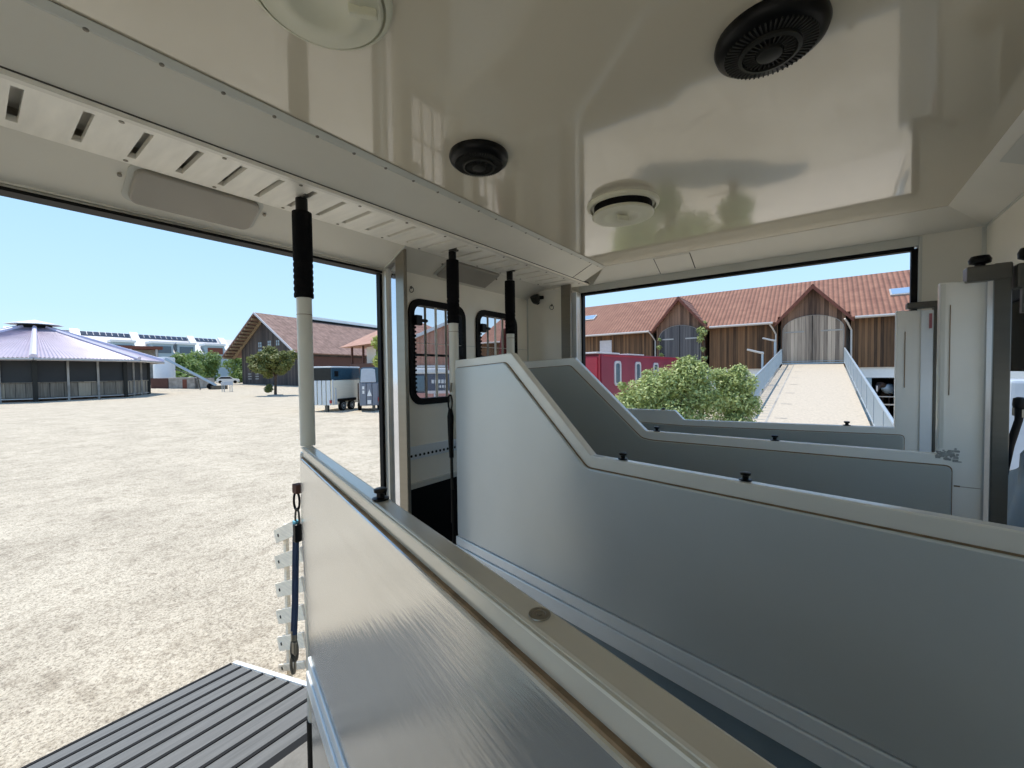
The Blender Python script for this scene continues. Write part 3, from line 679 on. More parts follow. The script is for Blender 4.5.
# ------------------------------------------------------------------ small fittings
cm = thing('dome_camera', 'small round dark camera under the header above the end panel', 'camera', (-1.77, 2.70, .60))
c = Vector((-1.785, 2.70, .572))
MB().lathe([(.036, .028), (.036, .0), (.030, -.022), (.016, -.036), (0, -.04)], c, 24, Matrix.Rotation(.6, 3, 'X')).build('dome', 'greyblack', cm, smooth=True)
MB().lathe([(.016, -.030), (.016, -.045), (0, -.046)], c, 16, Matrix.Rotation(.9, 3, 'X')).build('lens', 'blackpl', cm, smooth=True)
MB().box(c.x - .045, c.x + .045, 2.735, 2.752, .575, .60).build('bracket', 'greyblack', cm)
def tie_ring(c, nrm_, label, R_=.014):
    t = thing('tie_ring', label, 'ring', c, group='small tie rings on the wall')
    R = headR(nrm_); pts = [Vector(c) + R @ Vector((math.cos(a) * R_, math.sin(a) * R_, .006 + .004 * math.sin(a))) + Vector((0, 0, -R_)) for a in [2 * PI * k / 20 for k in range(21)]]
    MB().tube(pts, .0022, 6).build('ring', 'darksteel', t, smooth=True)
    MB().lathe([(.008, 0), (.008, .006), (.004, .01)], c, 12, R).build('eye', 'darksteel', t)
tie_ring((-1.665, 2.749, .518), (0, -1, 0), 'small dark tie ring on the end panel right of the dome camera', .017)
tie_ring((-1.898, 1.565, .50), (1, 0, 0), 'small dark tie ring above the first barred window beside the steel post')

# strap, carabiners and buckle on the near partition end
ns = thing('navy_tether', 'navy blue webbing tether hanging from the left end of the nearest partition', 'strap', (-1.59, .74, -1.2))
MB().obox((-1.565, .738, -.425), (.035, .03, .035)).build('mount', 'brownwood', ns, bevel=.004)
def link(c, a, b, r, name, m, ax=(0.8, -.6, 0)):
    R = headR(ax); pts = []
    for k in range(21):
        an = 2 * PI * k / 20; pts.append(Vector(c) + Vector((-.6 * a * math.cos(an), -.8 * a * math.cos(an) * .3, b * math.sin(an))))
    MB().tube(pts, r, 6).build(name, m, ns, smooth=True)
link((-1.578, .738, -.475), .020, .035, .0045, 'shackle', 'blackpl'); link((-1.575, .737, -.545), .014, .042, .004, 'carabiner', 'darksteel')
MB().obox((-1.585, .737, -.565), (.022, .02, .03)).build('pale_tab', 'cyan', ns, bevel=.004)
MB().obox((-1.575, .736, -.595), (.026, .026, .07)).build('stitched_end', 'blackpl', ns, bevel=.006)
w_ = MB()
pp = [(-1.585, .735, -.61), (-1.592, .733, -.75), (-1.598, .731, -.88), (-1.607, .728, -.99)]
for dx in (-.009, .007): w_.tube([Vector(p) + Vector((dx, 0, 0)) for p in pp], .0085, 8)
w_.build('webbing', 'navy', ns, smooth=True)
MB().tube([(-1.607, .728, -.98), (-1.607, .728, -1.015)], .011, 12).build('swivel', 'steel', ns, smooth=True)
link((-1.607, .728, -1.055), .020, .042, .0065, 'snap_hook', 'darksteel'); link((-1.617, .726, -1.115), .014, .035, .006, 'chain_link', 'steel')
MB().obox((-1.607, .728, -1.045), (.03, .016, .05)).build('snap_body', 'steel', ns, bevel=.005)

bs = thing('black_tether', 'black tether with a ring hanging down the left end of the second partition', 'strap', (-1.57, 1.56, -.9))
MB().tube([(-1.562, 1.546, -.05), (-1.572, 1.548, -.10)], .006, 8).build('chain', 'steel', bs)
pts = [Vector((-1.575 + .014 * math.cos(a), 1.548, -.155 + .04 * math.sin(a))) for a in [2 * PI * k / 20 for k in range(21)]]
MB().tube(pts, .005, 6).build('ring', 'blackpl', bs, smooth=True)
MB().tube([(-1.575, 1.548, -.19), (-1.575, 1.548, -.23), (-1.576, 1.548, -.33), (-1.572, 1.548, -.45)], [.010, .017, .014, .012], 10).build('padded_end', 'black', bs, smooth=True)
MB().tube([(-1.572, 1.548, -.45), (-1.568, 1.546, -.62), (-1.572, 1.546, -.80)], .008, 8).build('cord', 'greyblack', bs, smooth=True)
MB().tube([(-1.565, 1.548, -.62), (-1.562, 1.548, -.98)], .010, 8).build('lower_webbing', 'black', bs, smooth=True)

# ------------------------------------------------------------------ the lowered ramp
def rz(x): return -1.189 + .3 * x
ramp = thing('loading_ramp', 'lowered loading ramp with grey boards and black ribs on the left side of the truck', 'ramp', (-2.9, 0.2, GZ))
ya, yb = -.08, 1.235
x_out, x_in = -3.77, -1.99
MB().prism([(x_out, rz(x_out) - .045), (x_in, rz(x_in) - .045), (x_in, rz(x_in) - .006), (x_out, rz(x_out) - .006)], 'y', ya, yb).build('ramp_body', 'aluframe', ramp)
nb = 9; pit = (x_in - x_out) / nb
for k in range(nb):
    a, b = x_out + k * pit + .012, x_out + (k + 1) * pit - .002
    MB().prism([(a, rz(a) - .006), (b, rz(b) - .006), (b, rz(b) + .004), (a, rz(a) + .004)], 'y', ya + .01, yb - .02).build('board', 'ramp', ramp)
for k in range(nb + 1):
    a = x_out + k * pit
    MB().prism([(a - .008, rz(a) - .006), (a + .020, rz(a) - .006), (a + .016, rz(a) + .014), (a - .004, rz(a) + .014)], 'y', ya + .01, yb - .02).build('rib', 'black', ramp)
MB().prism([(x_out, rz(x_out) - .05), (x_in, rz(x_in) - .05), (x_in, rz(x_in) + .012), (x_out, rz(x_out) + .012)], 'y', yb - .012, yb + .02).build('edge_rail', 'white', ramp)
MB().box(x_in - .03, -1.93, ya, yb, FZ - .09, FZ - .02).build('hinge_flap', 'black', ramp)

sg = thing('ladder_gate', 'pale wooden slatted side gate standing beyond the far edge of the ramp', 'gate', (-3.3, 1.42, GZ))
MB().box(-3.315, -3.275, 1.44, 1.465, GZ, -1.15).build('upright', 'slat', sg)
for k, (px_z, til) in enumerate(((-1.20, 19), (-1.41, 18), (-1.63, 18), (-1.84, 19), (-2.05, 20), (-2.24, 21))):
    R = Matrix.Rotation(math.radians(-til * 1.1 - 3), 3, 'Y') @ Matrix.Rotation(0, 3, 'X') 
    c = Vector((-3.19, 1.425, px_z + .03))
    h = .105 if k < 5 else .05
    MB().obox(c, (.46, .02, h), R).build('slat', 'slat', sg, bevel=.002)
    MB().obox(c + R @ Vector((-.16, -.012, 0)), (.014, .006, .022), R).build('bolt', 'blackpl', sg)

# ------------------------------------------------------------------ barn with two dormers (facade along X at Y=34)
BY = 34.0
barn = thing('tiled_barn', 'long wooden barn with a red tiled roof and two gabled dormers behind the concrete ramp', 'barn', (0, BY, GZ))
MB().box(-30, -10.95, BY, BY + 10.6, .06, 3.3).box(-6.7, -2.35, BY, BY + 10, .06, 3.3).box(1.6, 26, BY, BY + 10.6, .06, 3.3).build('board_wall', 'barnwood', barn)
MB().box(-30, 1.9, BY + .15, BY + 10.4, GZ - 1, .1).box(3.75, 26, BY + .15, BY + 10.4, GZ - 1, .1).box(1.9, 3.75, BY + .15, BY + 10.4, -.60, .1).build('plaster_wall', 'white', barn)
def slab(p, name, m, par, th=.12):
    a, b, c, d = [Vector(q) for q in p]; nn = (b - a).cross(d - a).normalized() * th
    return MB().add([a, b, c, d, a - nn, b - nn, c - nn, d - nn], [(0, 1, 2, 3), (7, 6, 5, 4), (0, 4, 5, 1), (1, 5, 6, 2), (2, 6, 7, 3), (3, 7, 4, 0)]).build(name, m, par)
ez, ey, ry, rzz = 3.24, BY - .55, BY + 4.9, 6.68
zc_ = ez + (rzz - ez) / (ry - ey) * (BY + .1 - ey)
for (xa, xb) in ((-30.3, -10.85), (-6.85, -2.35), (1.55, 26.5)):
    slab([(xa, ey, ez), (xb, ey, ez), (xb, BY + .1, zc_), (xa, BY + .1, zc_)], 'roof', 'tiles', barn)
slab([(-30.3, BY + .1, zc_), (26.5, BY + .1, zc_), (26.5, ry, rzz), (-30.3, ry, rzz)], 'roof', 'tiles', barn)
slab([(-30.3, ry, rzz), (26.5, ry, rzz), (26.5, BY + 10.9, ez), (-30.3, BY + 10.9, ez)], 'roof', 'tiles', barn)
for (a, b) in ((-30.3, -11.1), (-6.6, -2.6), (1.75, 26.5)):
    MB().tube([(a, ey - .06, ez - .06), (b, ey - .06, ez - .06)], .085, 8).build('gutter', 'gutter', barn)
for x in (-10.75, -2.45, 1.6):
    MB().tube([(x - .35, ey - .05, ez - .1), (x - .2, ey + .15, ez - .35), (x, BY - .1, ez - .8), (x, BY - .1, -.2)], .055, 8).build('drainpipe', 'gutter', barn)
def dormer(cx, hw, apex, ezd, gm, gate_hw, label_=None):
    yf = BY - .05
    MB().add([(cx - hw + .25, yf, .06), (cx + hw - .25, yf, .06), (cx + hw - .25, yf, ezd + .1), (cx, yf, apex - .15), (cx - hw + .25, yf, ezd + .1),
              (cx - hw + .25, yf + 3, .06), (cx + hw - .25, yf + 3, .06), (cx + hw - .25, yf + 3, ezd + .1), (cx, yf + 3, apex - .15), (cx - hw + .25, yf + 3, ezd + .1)],
             [(0, 1, 2, 3, 4), (9, 8, 7, 6, 5), (0, 5, 6, 1), (1, 6, 7, 2), (2, 7, 8, 3), (3, 8, 9, 4), (4, 9, 5, 0)]).build('dormer_wall', 'dormerwood', barn)
    for s in (-1, 1):
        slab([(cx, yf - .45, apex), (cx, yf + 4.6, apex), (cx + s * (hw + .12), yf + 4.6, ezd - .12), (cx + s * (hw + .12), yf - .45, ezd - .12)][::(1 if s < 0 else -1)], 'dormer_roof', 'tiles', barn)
        a = Vector((cx, yf - .47, apex - .05)); b = Vector((cx + s * (hw + .12), yf - .47, ezd - .18))
        MB().add([a, b, b + Vector((0, 0, -.2)), a + Vector((0, 0, -.26)), a + Vector((0, .04, 0)), b + Vector((0, .04, 0)), b + Vector((0, .04, -.16)), a + Vector((0, .04, -.2))],
                 [(0, 1, 2, 3), (7, 6, 5, 4), (0, 4, 5, 1), (1, 5, 6, 2), (2, 6, 7, 3), (3, 7, 4, 0)]).build('bargeboard', 'rust', barn)
    # arched double gate
    sh, ah = 2.25, .95
    arc = [(cx + gate_hw * math.cos(a), .35 + sh + ah * math.sin(a)) for a in [PI * k / 16 for k in range(17)]]
    gp = [(cx + gate_hw, .35)] + arc + [(cx - gate_hw, .35)]
    g_ = MB().prism(gp, 'y', yf - .10, yf); go_ = g_.build('gate', gm, barn)
    MB().ring([(cx + (x - cx) * 1.02, z + .02) for x, z in gp], gp, 'y', yf - .13, yf).build('gate_frame', 'concretegrey', go_)
    MB().box(cx - .02, cx + .02, yf - .12, yf - .09, .35, .35 + sh + ah - .02).build('gate_joint', 'darkin', go_)
    for s in (-1, 1):
        MB().box(min(cx + s * .45, cx + s * (gate_hw - .05)), max(cx + s * .45, cx + s * (gate_hw - .05)), yf - .13, yf - .10, 2.45, 2.54).build('strap_hinge', 'concretegrey' if gm == 'gatelight' else 'gutter', go_)
dormer(-.40, 1.98, 5.57, 3.30, 'gatelight', 1.62)
dormer(-8.85, 2.05, 5.78, 3.30, 'gatedark', 1.55)
MB().box(-2.1, 1.25, BY - .22, BY - .16, .34, .42).box(-2.1, 1.25, BY - .2, BY - .17, .5, .53).build('threshold_bar', 'galv', barn)
for (x, d) in ((4.25, 2.45), (-17.9, 3.0)):
    zz = ez + (rzz - ez) / (ry - ey) * d; yy = ey + d; sl_ = math.atan2(rzz - ez, ry - ey)
    f = MB().obox((x, yy, zz + .06), (1.35, .95, .10), Matrix.Rotation(sl_, 3, 'X')).build('roof_window', 'gutter', barn)
    MB().obox((x, yy - .01, zz + .10), (1.2, .80, .06), Matrix.Rotation(sl_, 3, 'X')).build('pane', 'skylight', f)
MB().box(-15.65, -14.55, BY - .06, BY, 1.2, 2.72).build('hatch', 'paletrim', barn)
MB().box(1.92, 2.62, BY + .12, BY + .2, GZ - 1, -.62).build('stable_door', 'paleblue', barn)
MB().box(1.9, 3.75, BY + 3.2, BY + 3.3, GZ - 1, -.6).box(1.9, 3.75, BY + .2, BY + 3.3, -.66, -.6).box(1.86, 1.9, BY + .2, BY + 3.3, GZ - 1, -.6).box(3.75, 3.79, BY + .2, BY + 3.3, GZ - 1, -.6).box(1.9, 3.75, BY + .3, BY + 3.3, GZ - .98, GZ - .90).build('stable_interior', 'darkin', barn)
MB().box(2.55, 3.78, BY + .05, BY + .1, -1.80, -1.75).box(2.55, 3.78, BY + .05, BY + .1, -2.30, -2.22).build('stable_bar', 'gutter', barn)

# horse looking out of the stable
def skin(name, m, pts, edges, rad, parent, label=None, sub=2):
    me = bpy.data.meshes.new(name); inv = parent.matrix_basis.inverted()
    me.from_pydata([tuple(inv @ Vector(p)) for p in pts], edges, []); o = bpy.data.objects.new(name, me); COL.objects.link(o); o.parent = parent
    sk = o.modifiers.new('skin', 'SKIN'); sv = me.skin_vertices[0].data
    for i, r in enumerate(rad): sv[i].radius = r if isinstance(r, tuple) else (r, r)
    sv[0].use_root = True
    sb = o.modifiers.new('sub', 'SUBSURF'); sb.levels = sub; sb.render_levels = sub; me.materials.append(MT[m])
    if label: o['label'] = label
    return o
hx, hy = 2.92, BY + .42
HG = GZ - .94
horse = thing('horse', 'dark horse with white blaze and pale blue rug looking out of the stable', 'horse', (hx + .4, hy + .8, HG))
P_ = [(hx + .75, hy + 1.3, -1.35), (hx + .6, hy + .7, -1.30), (hx + .40, hy + .35, -1.18), (hx + .18, hy + .05, -1.02), (hx + .03, hy - .12, -1.12), (hx - .07, hy - .22, -1.42), (hx - .10, hy - .26, -1.62),
      (hx + .62, hy + .75, -1.75), (hx + .62, hy + .72, -2.05), (hx + .62, hy + .72, HG + .04), (hx + .30, hy + .85, -1.75), (hx + .32, hy + .82, -2.05), (hx + .32, hy + .82, HG + .04),
      (hx + .85, hy + 2.2, -1.3), (hx + .95, hy + 2.3, -1.8), (hx + .95, hy + 2.4, HG + .04), (hx + .55, hy + 2.3, -1.8), (hx + .55, hy + 2.4, HG + .04), (hx + .10, hy + .02, -.88), (hx - .02, hy + .02, -.88)]
skin('body', 'horsecoat', P_, [(0, 1), (1, 2), (2, 3), (3, 4), (4, 5), (5, 6), (1, 7), (7, 8), (8, 9), (1, 10), (10, 11), (11, 12), (0, 13), (13, 14), (14, 15), (13, 16), (16, 17), (3, 18), (4, 19)],
     [.33, .30, .20, .15, .13, .085, .07, .10, .06, .05, .10, .06, .05, .32, .13, .05, .13, .05, .03, .03], horse)
MB().obox((hx - .05, hy - .315, -1.30), (.075, .05, .42), Matrix.Rotation(.28, 3, 'X')).build('blaze', 'blaze', horse, bevel=.02)
skin('rug', 'rug', [(hx + .75, hy + 1.2, -1.36), (hx + .58, hy + .62, -1.33), (hx + .40, hy + .30, -1.22), (hx + .28, hy + .14, -1.12), (hx + .84, hy + 2.1, -1.32)], [(0, 1), (1, 2), (2, 3), (0, 4)], [.37, .36, .26, .19, .36], horse)

# concrete access ramp with railings
acc = thing('access_ramp', 'wide sunlit concrete ramp rising to the pale arched barn gate', 'ramp', (-.3, 22, GZ))
dv = Vector((0, 1.0, 0.112))
L0 = Vector((-2.03, BY - .1, .36)); R0 = Vector((1.21, BY - .1, .32))
tt = 23.9
L1 = L0 - dv * tt; R1 = R0 - dv * tt
def down(p): return Vector((p.x, p.y, min(p.z - .05, GZ)))
a = [L0, R0, R1, L1]; b = [Vector((p.x, p.y, GZ - .2)) for p in a]
MB().add(a + b, [(0, 1, 2, 3), (7, 6, 5, 4), (0, 4, 5, 1), (1, 5, 6, 2), (2, 6, 7, 3), (3, 7, 4, 0)]).build('ramp_deck', 'concrete', acc)
jm = MB()
for q in range(1):
    c0 = L0.lerp(R0, .20) + Vector((0, 0, .006)); c1 = L1.lerp(R1, .20) + Vector((0, 0, .006)); w = Vector((.03, 0, 0))
    jm.add([c0 - w, c0 + w, c1 + w, c1 - w], [(0, 1, 2, 3)])
for k in range(9):
    f = .08 + k * .11; c0 = L0.lerp(L1, f).lerp(R0.lerp(R1, f), .26) + Vector((0, 0, .006))
    jm.add([c0, c0 + Vector((.35, 0, 0)), c0 + Vector((.35, .05, .006)), c0 + Vector((0, .05, .006))], [(0, 1, 2, 3)])
jm.build('expansion_joints', 'concretegrey', acc)
jm = MB()
for k in range(46):
    f = .02 + k * .021; c0 = L0.lerp(L1, f) + Vector((.06, 0, .005)); c1 = L0.lerp(L1, f).lerp(R0.lerp(R1, f), .185) + Vector((0, 0, .005))
    jm.add([c0, c1, c1 + Vector((0, .05, .006)), c0 + Vector((0, .05, .006))], [(0, 1, 2, 3)])
jm.build('cleats', 'concretegrey', acc)
def railing(a, b, label):
    t = thing('railing', label, 'railing', a.lerp(b, .5), group='galvanised railings of the concrete ramp')
    H = Vector((0, 0, .98))
    MB().tube([a + H, b + H], .04, 8).build('handrail', 'galv', t)
    MB().tube([a + Vector((0, 0, .10)), b + Vector((0, 0, .10))], .03, 8).build('bottom_rail', 'galv', t)
    n = int((b - a).length / 2.2)
    for k in range(n + 1):
        p = a.lerp(b, k / n); MB().obox(p + Vector((0, 0, .49)), (.06, .06, .98)).build('post', 'galv', t)
    m = MB(); n = int((b - a).length / .14)
    for k in range(n): p = a.lerp(b, (k + .5) / n); m.tube([p + Vector((0, 0, .1)), p + H], .014, 5)
    m.build('balusters', 'galv', t)
railing(L0 + Vector((-.06, -.3, 0)), L0.lerp(L1, .75) + Vector((-.06, 0, 0)), 'left railing of the concrete ramp, beside the bushes')
railing(R0 + Vector((.06, -.3, 0)), R0.lerp(R1, .95) + Vector((.06, 0, 0)), 'right railing of the concrete ramp, in front of the horse')
def yard_lamp(x, y, zt, label):
    t = thing('yard_lamp', label, 'lamp', (x, y, GZ), group='yard lamps beside the concrete ramp')
    MB().tube([(x, y, GZ), (x, y, zt)], .05, 8).build('pole', 'galv', t)
    MB().obox((x - .30, y, zt + .02), (.75, .22, .10), Matrix.Rotation(.30, 3, 'Y')).build('lamp_head', 'gutter', t, bevel=.03)
yard_lamp(-2.25, 30.4, 1.85, 'farther grey yard lamp at the top of the left railing')
yard_lamp(-2.27, 23.7, .88, 'nearer grey yard lamp beside the left railing above the bushes')

# ------------------------------------------------------------------ foliage
def foliage(blobs, n, size, seed, flat=.9):
    r = random.Random(seed); m = MB(); tot = sum(b[1] ** 2 for b in blobs)
    for (c, R_) in blobs:
        c = Vector(c); k = int(n * R_ ** 2 / tot)
        for i in range(k):
            d = Vector((r.gauss(0, 1), r.gauss(0, 1), r.gauss(0, 1))).normalized()
            p = c + Vector((d.x, d.y, d.z * flat)) * R_ * (r.random() ** .35) * (1 + .18 * r.gauss(0, 1) * .5)
            nrm_ = (d * .8 + Vector((r.gauss(0, .6), r.gauss(0, .6), r.gauss(0, .6) + .4))).normalized()
            a = nrm_.orthogonal().normalized(); a = Matrix.Rotation(r.random() * 6.28, 3, nrm_) @ a; b = nrm_.cross(a)
            s = size * (.6 + .8 * r.random())
            m.add([p - a * s, p + b * s * .45, p + a * s, p - b * s * .45], [(0, 1, 2, 3)])
    return m
def blobs_in(c, R3, n, br, seed):
    r = random.Random(seed); o_ = []
    for i in range(n):
        d = Vector((r.gauss(0, 1), r.gauss(0, 1), r.gauss(0, 1))).normalized() * (r.random() ** .5)
        o_.append(((c[0] + d.x * R3[0], c[1] + d.y * R3[1], c[2] + d.z * R3[2]), br * (.7 + .6 * r.random())))
    return o_
def bush(name, label, base, bl, n, size, m, seed, trunk=.04, cat='bush', group=None):
    t = thing(name, label, cat, base, group=group)
    foliage(bl, n, size, seed).build('foliage', m, t)
    s = MB(); r = random.Random(seed + 1)
    top = Vector((sum(b[0][0] for b in bl) / len(bl), sum(b[0][1] for b in bl) / len(bl), sum(b[0][2] for b in bl) / len(bl)))
    bs_ = Vector(base)
    for k in range(5):
        q = Vector(bl[k % len(bl)][0]); s.tube([bs_ + Vector((r.gauss(0, .05), r.gauss(0, .05), 0)), bs_.lerp(top, .5) + Vector((r.gauss(0, .08), r.gauss(0, .08), 0)), q], [trunk, trunk * .7, trunk * .3], 6)
    s.build('stems', 'bark', t)
    return t
# big bush: spans px 617-712, small bush 705-757
bl = [((-3.15, 8.15, -.75), .40), ((-2.95, 8.45, -.55), .45), ((-2.70, 8.6, -.35), .42), ((-2.42, 8.85, -.25), .42), ((-2.15, 9.0, -.12), .36), ((-2.1, 9.1, -.5), .45), ((-2.55, 8.7, -.9), .55), ((-3.0, 8.3, -1.2), .5), ((-2.2, 9.0, -1.2), .6), ((-2.25, 8.95, .12), .20), ((-2.12, 9.0, .22), .12), ((-2.02, 9.1, .05), .18),
      ((-3.25, 8.1, -.30), .10), ((-2.85, 8.5, -.05), .10), ((-2.0, 9.1, -.1), .3), ((-1.85, 9.15, -.6), .35), ((-2.6, 8.7, -1.9), .4)]
bush('leafy_bush', 'large light green bush in front of the long crimson trailer', (-2.5, 8.8, GZ), bl, 26000, .036, 'leaf_bush', 3, .03, group=None)
bl = [((-1.55, 9.6, -.25), .30), ((-1.30, 9.7, -.30), .30), ((-1.45, 9.65, -.65), .40), ((-1.20, 9.8, -.75), .28), ((-1.45, 9.6, -1.2), .45), ((-1.35, 9.65, -.05), .18), ((-1.7, 9.5, -.1), .16), ((-1.4, 9.6, -1.8), .35)]
bush('leafy_bush', 'smaller dark green bush beside the left railing of the concrete ramp', (-1.45, 9.6, GZ), bl, 14000, .034, 'leaf_bush', 5, .03)
# climbing plant on the grey dormer gate
vine = thing('climbing_plant', 'thin climbing plant growing up the right side of the grey arched gate', 'plant', (-7.1, BY - .3, .0))
foliage([((-7.1, BY - .4, 2.95), .42), ((-7.25, BY - .4, 2.4), .28), ((-7.0, BY - .35, 3.6), .16), ((-7.1, BY - .35, 1.6), .2), ((-7.0, BY - .35, .9), .2)], 420, .11, 9).build('foliage', 'leaf_bush', vine)
MB().tube([(-7.0, BY - .25, GZ), (-7.15, BY - .3, .6), (-6.98, BY - .3, 1.8), (-7.1, BY - .3, 3.2)], .04, 6).build('stem', 'bark', vine)
vine2 = thing('climbing_plant', 'thin climbing plant growing up the left side of the grey arched gate', 'plant', (-10.4, BY - .3, .0))
foliage([((-10.3, BY - .4, 2.5), .15), ((-10.35, BY - .4, 1.9), .2), ((-10.2, BY - .35, 1.2), .22), ((-10.1, BY - .35, .6), .2)], 220, .10, 10).build('foliage', 'leaf_bush', vine2)
MB().tube([(-10.3, BY - .25, GZ), (-10.2, BY - .3, .6), (-10.35, BY - .3, 1.8), (-10.3, BY - .3, 2.6)], .035, 6).build('stem', 'bark', vine2)

# ------------------------------------------------------------------ crimson trailer
ang = math.atan2(27.96 - 18.55, .87)
ct = thing('crimson_trailer', 'long faded crimson trailer with rounded pale windows behind the large bush', 'trailer', (-8.65, 18.55, GZ), ang - PI / 2)
# local: +y along the side, x = 0 is the visible side, body to -x
MB().box(-2.5, 0, .35, 11, .55, 3.24).build('body', 'redwall', ct, local=True, bevel=.03)
MB().box(-2.45, -.05, 0, .36, .5, 3.12).build('front_end', 'redend', ct, local=True, bevel=.10)
MB().box(-2.5, .02, -.1, 2.2, 3.24, 3.32).box(-1.6, .0, 3.2, 5.2, 3.24, 3.31).build('roof_edge', 'paletrim', ct, local=True, bevel=.02)
MB().box(0, .03, .05, .14, .5, 3.2).box(0, .02, .5, 11, 3.12, 3.18).build('corner_trim', 'redend', ct, local=True)
for k, yy in enumerate((1.95, 4.35, 6.8)):
    w = MB().ring(rrect(yy, 2.25, .72, 1.30 - .05 * k, .2), rrect(yy, 2.25, .46, 1.05 - .05 * k, .12), 'x', 0, .05).build('window', 'paletrim', ct, local=True)
    MB().prism(rrect(yy, 2.25, .48, 1.07 - .05 * k, .12), 'x', .0, .02).build('pane', 'glassb', w, local=True)
for yy in (7.5, 8.6):
    MB().lathe([(.42, -.1), (.42, .1), (.2, .12)], (0, yy, .42), 24, headR((1, 0, 0))).build('wheel', 'black', ct, local=True)
MB().box(-2.4, -.1, 1.0, 1.2, 0, .6).build('support_leg', 'darksteel', ct, local=True)

# ------------------------------------------------------------------ horse trailers in the yard
def wheel(par, c, ax, r):
    w = MB().lathe([(r * .7, -.10), (r, -.08), (r, .08), (r * .7, .10)], c, 24, headR(ax)).build('wheel', 'black', par, local=True, smooth=True)
    MB().lathe([(r * .62, .0), (r * .62, .105), (r * .35, .09), (r * .15, .12), (0, .12)], c, 20, headR(ax)).build('rim', 'galv', w, local=True, smooth=True)
h1 = thing('horse_trailer', 'white and beige horse trailer with dark hood and two axles beside the near pole', 'trailer', (-24.75, 13.95, GZ), math.atan2(.922, -.386))
# local +x runs along the visible side (away from the rear), rear at x=0 faces -x side... rear ramp on the left
L_, H_ = 2.9, 2.95
h = h1
MB().box(0, L_, 0, 1.7, .42, 2.0).build('side', 'trailwood', h, local=True, bevel=.03)
MB().prism([(-.02, 2.0), (L_ + .02, 2.05), (L_ + .02, 2.72), (L_ - .1, 2.82), (.1, 2.84), (-.02, 2.75)], 'y', 0.0, 1.7).build('hood', 'traildark', h, local=True, bevel=.05)
MB().box(-.05, L_ + .05, -.02, 1.72, 2.80, 2.90).build('roof', 'trailwhite', h, local=True, bevel=.04)
MB().box(.25, .62, -.03, 0.0, 2.25, 2.60).build('window', 'black', h, local=True, bevel=.05)
MB().box(.0, .09, -.04, 0.0, .42, 2.05).build('corner_trim', 'trailwhite', h, local=True)
MB().prism([(.22, .45), (.42, .45), (.35, 1.5), (.25, 1.5)], 'y', -.05, 0).build('side_brace', 'trailwhite', h, local=True)
MB().box(L_ - .22, L_ - .17, -.05, 0, .5, 1.75).build('dark_strap', 'brownwood', h, local=True)
MB().box(.50, 1.35, -.16, .05, .60, .80).box(1.42, 2.3, -.16, .05, .60, .80).build('mudguard', 'blackpl', h, local=True, bevel=.06)
wheel(h, (.95, -.02, .33), (0, -1, 0), .33); wheel(h, (1.85, -.02, .33), (0, -1, 0), .33)
m = MB()
for k in range(5): m.box(-.10, -.04, .08 + k * .33, .34 + k * .33, .42, 2.0)
m.build('rear_ramp', 'trailwhite', h, local=True, bevel=.02)
MB().box(-.06, -.02, .05, 1.68, 2.0, 2.75).build('rear_tarp', 'greyblack', h, local=True)
MB().box(-.12, -.02, .02, .12, .55, .75).box(-.12, -.02, 1.6, 1.7, .55, .75).build('tail_light', 'redstripe', h, local=True)
MB().box(-.08, .1, .3, .5, 0, .42).build('prop_stand', 'darksteel', h, local=True)
h2 = thing('horse_trailer', 'narrow slate blue horse trailer with pale rear top and warning triangle beside the steel post', 'trailer', (-22.95, 14.75, GZ), math.atan2(.85, .53))
h2.scale = (1.22, 1, 1)
h = h2
MB().box(0, 1.0, .1, 3.0, .38, 1.85).build('body', 'trailgrey', h, local=True, bevel=.04)
MB().prism([(.0, 1.85), (1.0, 1.85), (.96, 2.72), (.86, 2.80), (.16, 2.80), (.06, 2.72)], 'y', .08, 3.0).build('hood', 'traildark', h, local=True, bevel=.05)
MB().prism([(.04, 1.85), (.80, 1.85), (.76, 2.66), (.66, 2.72), (.16, 2.72), (.09, 2.66)], 'y', .02, .09).build('rear_top', 'trailtop', h, local=True, bevel=.03)
m = MB()
for k in range(3): m.box(.05 + k * .28, .30 + k * .28, -.02, .1, .40, 1.80)
m.build('rear_ramp', 'trailgrey', h, local=True, bevel=.02)
MB().prism([(.34, 1.0), (.58, 1.0), (.46, 1.42)], 'y', -.05, -.02).build('warning_triangle', 'white', h, local=True)
for (a_, b_, c_, d_) in ((.12, .22, 1.42, 1.62), (.12, .22, 1.15, 1.35), (.36, .54, .5, .74)):
    MB().box(a_, b_, -.05, -.02, c_, d_).build('plate', 'white', h, local=True)
MB().box(.88, .98, -.04, .1, .65, .9).build('tail_light', 'redstripe', h, local=True)
wheel(h, (0, 1.6, .33), (-1, 0, 0), .33); wheel(h, (1.0, 1.6, .33), (1, 0, 0), .33)
MB().box(.6, .75, .2, .35, 0, .4).build('prop_stand', 'darksteel', h, local=True)

